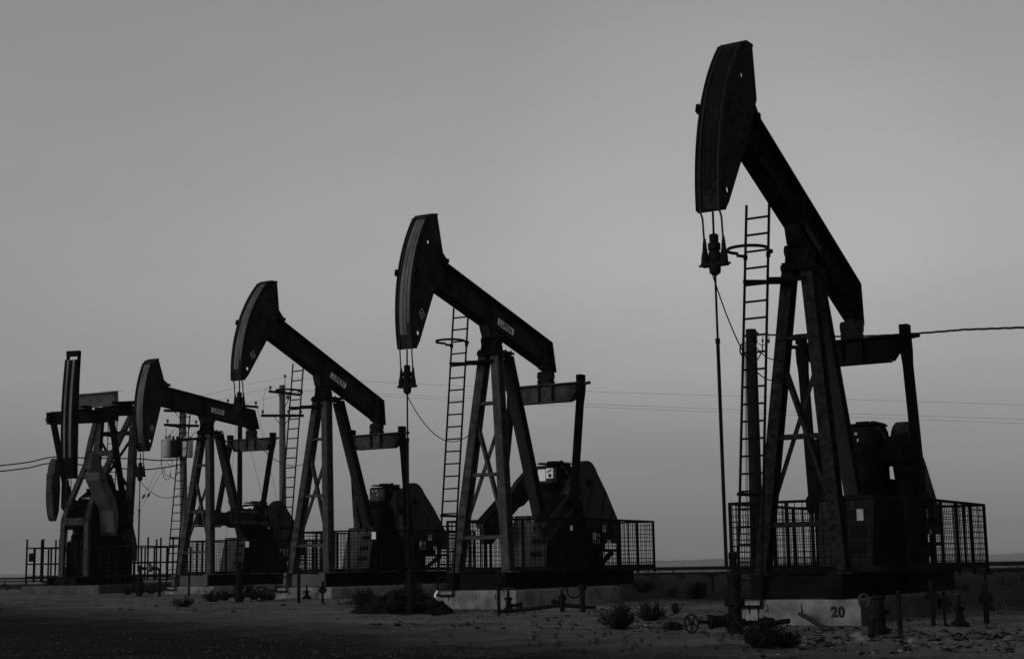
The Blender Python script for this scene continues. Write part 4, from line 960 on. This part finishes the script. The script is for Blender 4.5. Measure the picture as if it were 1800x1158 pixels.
mb = MB(); c = at(316, 790, YP) - bB; mb.box(c.x - .55, c.x + .45, c.y - .2, c.y - .12, c.z - .06, c.z + .06); mb.box(c.x - .55, c.x + .45, c.y - .2, c.y - .12, c.z - .4, c.z - .3); mb.build('transformer_bracket', 'cast', tB)
def PB(pts, r=.016, s=None):
    return MB().tube(smooth_path([at(x, y, YP) - bB + Vector((0, -.5, 0)) for x, y in pts], 6), r, 5).build('service_lead', 'cable', tB)
PB([(288, 774), (288, 812), (291, 836), (298, 844), (304, 838), (303, 828)]); PB([(293, 822), (293, 832), (300, 838), (304, 834)]); PB([(297, 753), (296, 764), (299, 773)]); PB([(311, 756), (305, 762), (300, 768), (300, 774)]); PB([(300, 769), (306, 766), (311, 773), (311, 778)])
PB([(304, 806), (307, 815), (303, 822), (300, 815)]); PB([(315, 820), (317, 830), (313, 838), (309, 842), (304, 838)]); PB([(347, 759), (343, 765), (337, 775)]); PB([(288, 774), (296, 774), (305, 775), (311, 777)])
tD, bD = pole('dark timber pole hidden by the raised carrier bar, behind the level-beam pump jack gearbox', 422, 706, 421, YP, .13, 'wood_dark')
crossarm(tD, bD, 396, 711, 455, 716, YP, .12, (.1, .93), 0, 0)
tC, bC = pole('dark timber pole with drooping cables, seen through the nearest pump jack ladder', 1320, 579, 1331, 36, .15, 'wood_dark')
def PC(pts, r=.02): return MB().tube(smooth_path([at(x, y, 35.8) - bC for x, y in pts], 6), r, 5).build('service_lead', 'cable', tC)
PC([(1323, 601), (1330, 611), (1337, 619), (1345, 626), (1352, 630), (1364, 633)], .014); PC([(1304, 604), (1301, 612), (1302, 621), (1309, 629)], .02); PC([(1340, 606), (1340, 616), (1337, 622), (1332, 631), (1323, 637)], .017)
for x0 in (1330, 1340.5, 1351.5): PC([(x0 + 1, 589), (x0, 597), (x0 + .5, 602), (1340, 607)], .010)
for x0 in (1330, 1340.5, 1351.5): mb = MB(); c = at(x0, 599, 35.8) - bC; mb.lathe([(.005, -.05), (.025, -.02), (.025, .02), (.005, .05)], c, 8); mb.build('cable_clamp', 'cast', tC)
mb = MB(); c = at(1310, 600, 36) - bC; d = at(1313, 960, 36) - bC; mb.tube([c, d], .03, 8); mb.build('conduit', 'tank', tC)
c = at(1324, 585, 35.8) - bC; mb = MB(); mb.cyl(c, c + Vector((.12, 0, -.02)), .04, 10); mb.build('dead_end_clamp', 'cast', tC)
# wires
def wire(label, pts, r, material='wire', group='thin overhead power lines', cat='power line'):
    return tag(MB().tube(smooth_path(pts, 8), r, 5).build('power_line', material), label, cat, group)
ext = at
wire('topmost thin power line, running right from the pin on top of the two-armed pole', [at(501, 663, YP), at(700, 673, YP), at(1040, 688, YP), at(1500, 702, YP), at(1850, 713, YP)], .0055)
wire('middle thin power line, running right from the upper arm of the two-armed pole', [a1[0] + Vector((0, 0, .25)), at(526, 687, YP), at(690, 693, YP), at(1040, 710, YP), at(1500, 727, YP), at(1850, 738, YP)], .0055)
wire('lowest thin power line, running right from the upper arm end of the two-armed pole', [a1[1] + Vector((0, 0, .25)), at(690, 697, YP), at(1040, 715, YP), at(1500, 733, YP), at(1850, 746, YP)], .0055)
wire('topmost thin power line between the two-armed pole and the transformer pole', [at(501, 663, YP), at(440, 675, YP), at(390, 687, YP), at(322, 703, YP)], .0055)
wire('middle thin power line between the two-armed pole and the transformer pole', [at(476, 682, YP), at(430, 691, YP), at(390, 701, YP), at(330, 716, YP)], .0055)
wire('lowest thin power line between the two-armed pole and the transformer pole', [at(526, 688, YP), at(492, 695, YP), at(440, 707, YP), at(335, 728, YP)], .0055)
wire('thin drooping jumper wire at the left of the two-armed pole', [at(468, 682, YP - .5), at(464, 695, YP - .5), at(463.5, 710, YP - .5), at(463, 727, YP - .5)], .010, 'wire', None, 'wire')
# twisted cable from the near pole out to the right
P0, P1 = at(1327, 587, 35.8), at(1860, 573, 24.0)
N_ = 60; base = []
for i in range(N_ + 1):
    f = i / N_; py = 587 + 11.5 * math.sin(math.pi * min(f * 1.45, 1) ) * .55 - 14 * f ** 1.6
    base.append(at(1327 + 533 * f, py, 35.8 - 11.8 * f))
t = thing('power_line', 'thick twisted cable from the dark pole behind the nearest pump to the right edge', 'power line', (0, 0, 0))
for ph in (0, 2.1, 4.2):
    pts = []
    for i, p in enumerate(smooth_path(base, 5)):
        a = i * .16 + ph; pts.append(p + Vector((0, math.cos(a), math.sin(a))) * .012)
    MB().tube(pts, .011, 5).build('cable_strand', 'cable', t)
wire('upper heavy cable running left from the transformer pole past the farthest pump', [at(-30, 820, 73), at(0, 818, 73), at(50, 812, 73), at(95, 803, 73), at(160, 805, 74), at(240, 806, 74.5), at(280, 809, 74.7), at(318, 807, 74.8)], .032, 'cable', 'heavy cables left of the transformer pole')
wire('lower heavy cable running left from the transformer pole past the farthest pump', [at(-30, 829, 73), at(0, 828, 73), at(50, 822, 73), at(90, 814, 73), at(160, 818, 74), at(240, 825, 74.5), at(285, 822, 74.7), at(318, 816, 74.8)], .032, 'cable', 'heavy cables left of the transformer pole')
def guy(label, x0, y0, x1, y1, Yb, ins=None):
    p = at(x0, y0, YP); q_ = at(x1, y1, Yb); d = (q_ - p); 
    f = (ground_base(q_.x, q_.y) - p.z) / d.z if abs(d.z) > .01 else 1
    e = p + d * f
    t = thing('guy_wire', label, 'guy wire', e, 0, 'guy wires staying the utility poles')
    MB().tube([p - e, e - e], .008, 5).build('wire_strand', 'wire', t)
    if ins: mb = MB(); c = (p - e).lerp(Vector((0, 0, 0)), ins); u = (e - p).normalized(); mb.rings([(.02, -.15), (.06, -.08), (.06, .08), (.02, .15)], c, u, 8); mb.build('guy_insulator', 'porcelain', t)
guy('upper left guy wire slanting down left of the transformer pole', 316, 750, 225, 925, 71, .45)
guy('lower left guy wire slanting down left of the transformer pole', 318, 768, 226, 932, 71.5, .40)
guy('guy wire slanting right through the level-beam pump equalizer, left one', 424, 720, 459, 866, 73)
guy('guy wire right of the dark hidden pole, crossing the third pump ladder foot', 452, 716, 487, 878, 73)
guy('nearly vertical guy wire with small insulator left of the dark hidden pole', 416, 740, 405, 860, 73, .5)

# ------------------------------------------------------------------ far hills, trees, haze
mb = MB(); n = 160; vs = []
q = random.Random(5)
for i in range(n + 1):
    x = -6600 + 13200 * i / n
    top = 2.0 + 4 * (1 + math.sin(i * .37)) + 3 * math.sin(i * .91 + 1) + (46 * max(0, min(1, (x - 1600) / 480)) if x > 1600 else 0) - (12 if x < 0 else 0)
    y = 5900 + 160 * math.sin(i * .2)
    vs += [(x, y - 350, -14), (x, y, min(top, 13.2) + ZC - 1 if x < 1600 else top * .27), (x, y + 700, -14)]
mb.poly(vs, [(3 * i + j, 3 * i + 3 + j, 3 * i + 4 + j, 3 * i + 1 + j) for i in range(n) for j in (0, 1)])
tag(mb.build('hills', 'ridge', smooth=True), kind='structure')
mb = MB()
for i in range(420):
    x = q.uniform(280, 1700); y = 5500 + q.uniform(-80, 60); s = q.uniform(3, 6)
    lump(mb, (x, y, 2.5 + q.uniform(-1, 3)), s, 1.0, seed=i)
tag(mb.build('far_treeline', 'tree'), kind='stuff')
mb = MB(); mb.box(-9600, 9600, -150, 8800, -16.5, 14.5); hz = mb.build('haze', 'ridge'); tag(hz, kind='stuff')
hm = bpy.data.materials.new('haze_air'); hm.use_nodes = True; nt = hm.node_tree; nt.nodes.clear()
o_ = nt.nodes.new('ShaderNodeOutputMaterial'); v_ = nt.nodes.new('ShaderNodeVolumePrincipled'); v_.inputs['Density'].default_value = .00015; v_.inputs['Color'].default_value = (.92, .92, .92, 1); v_.inputs['Anisotropy'].default_value = .3
nt.links.new(v_.outputs[0], o_.inputs['Volume']); hz.data.materials.clear(); hz.data.materials.append(hm)
bpy.context.view_layer.update()
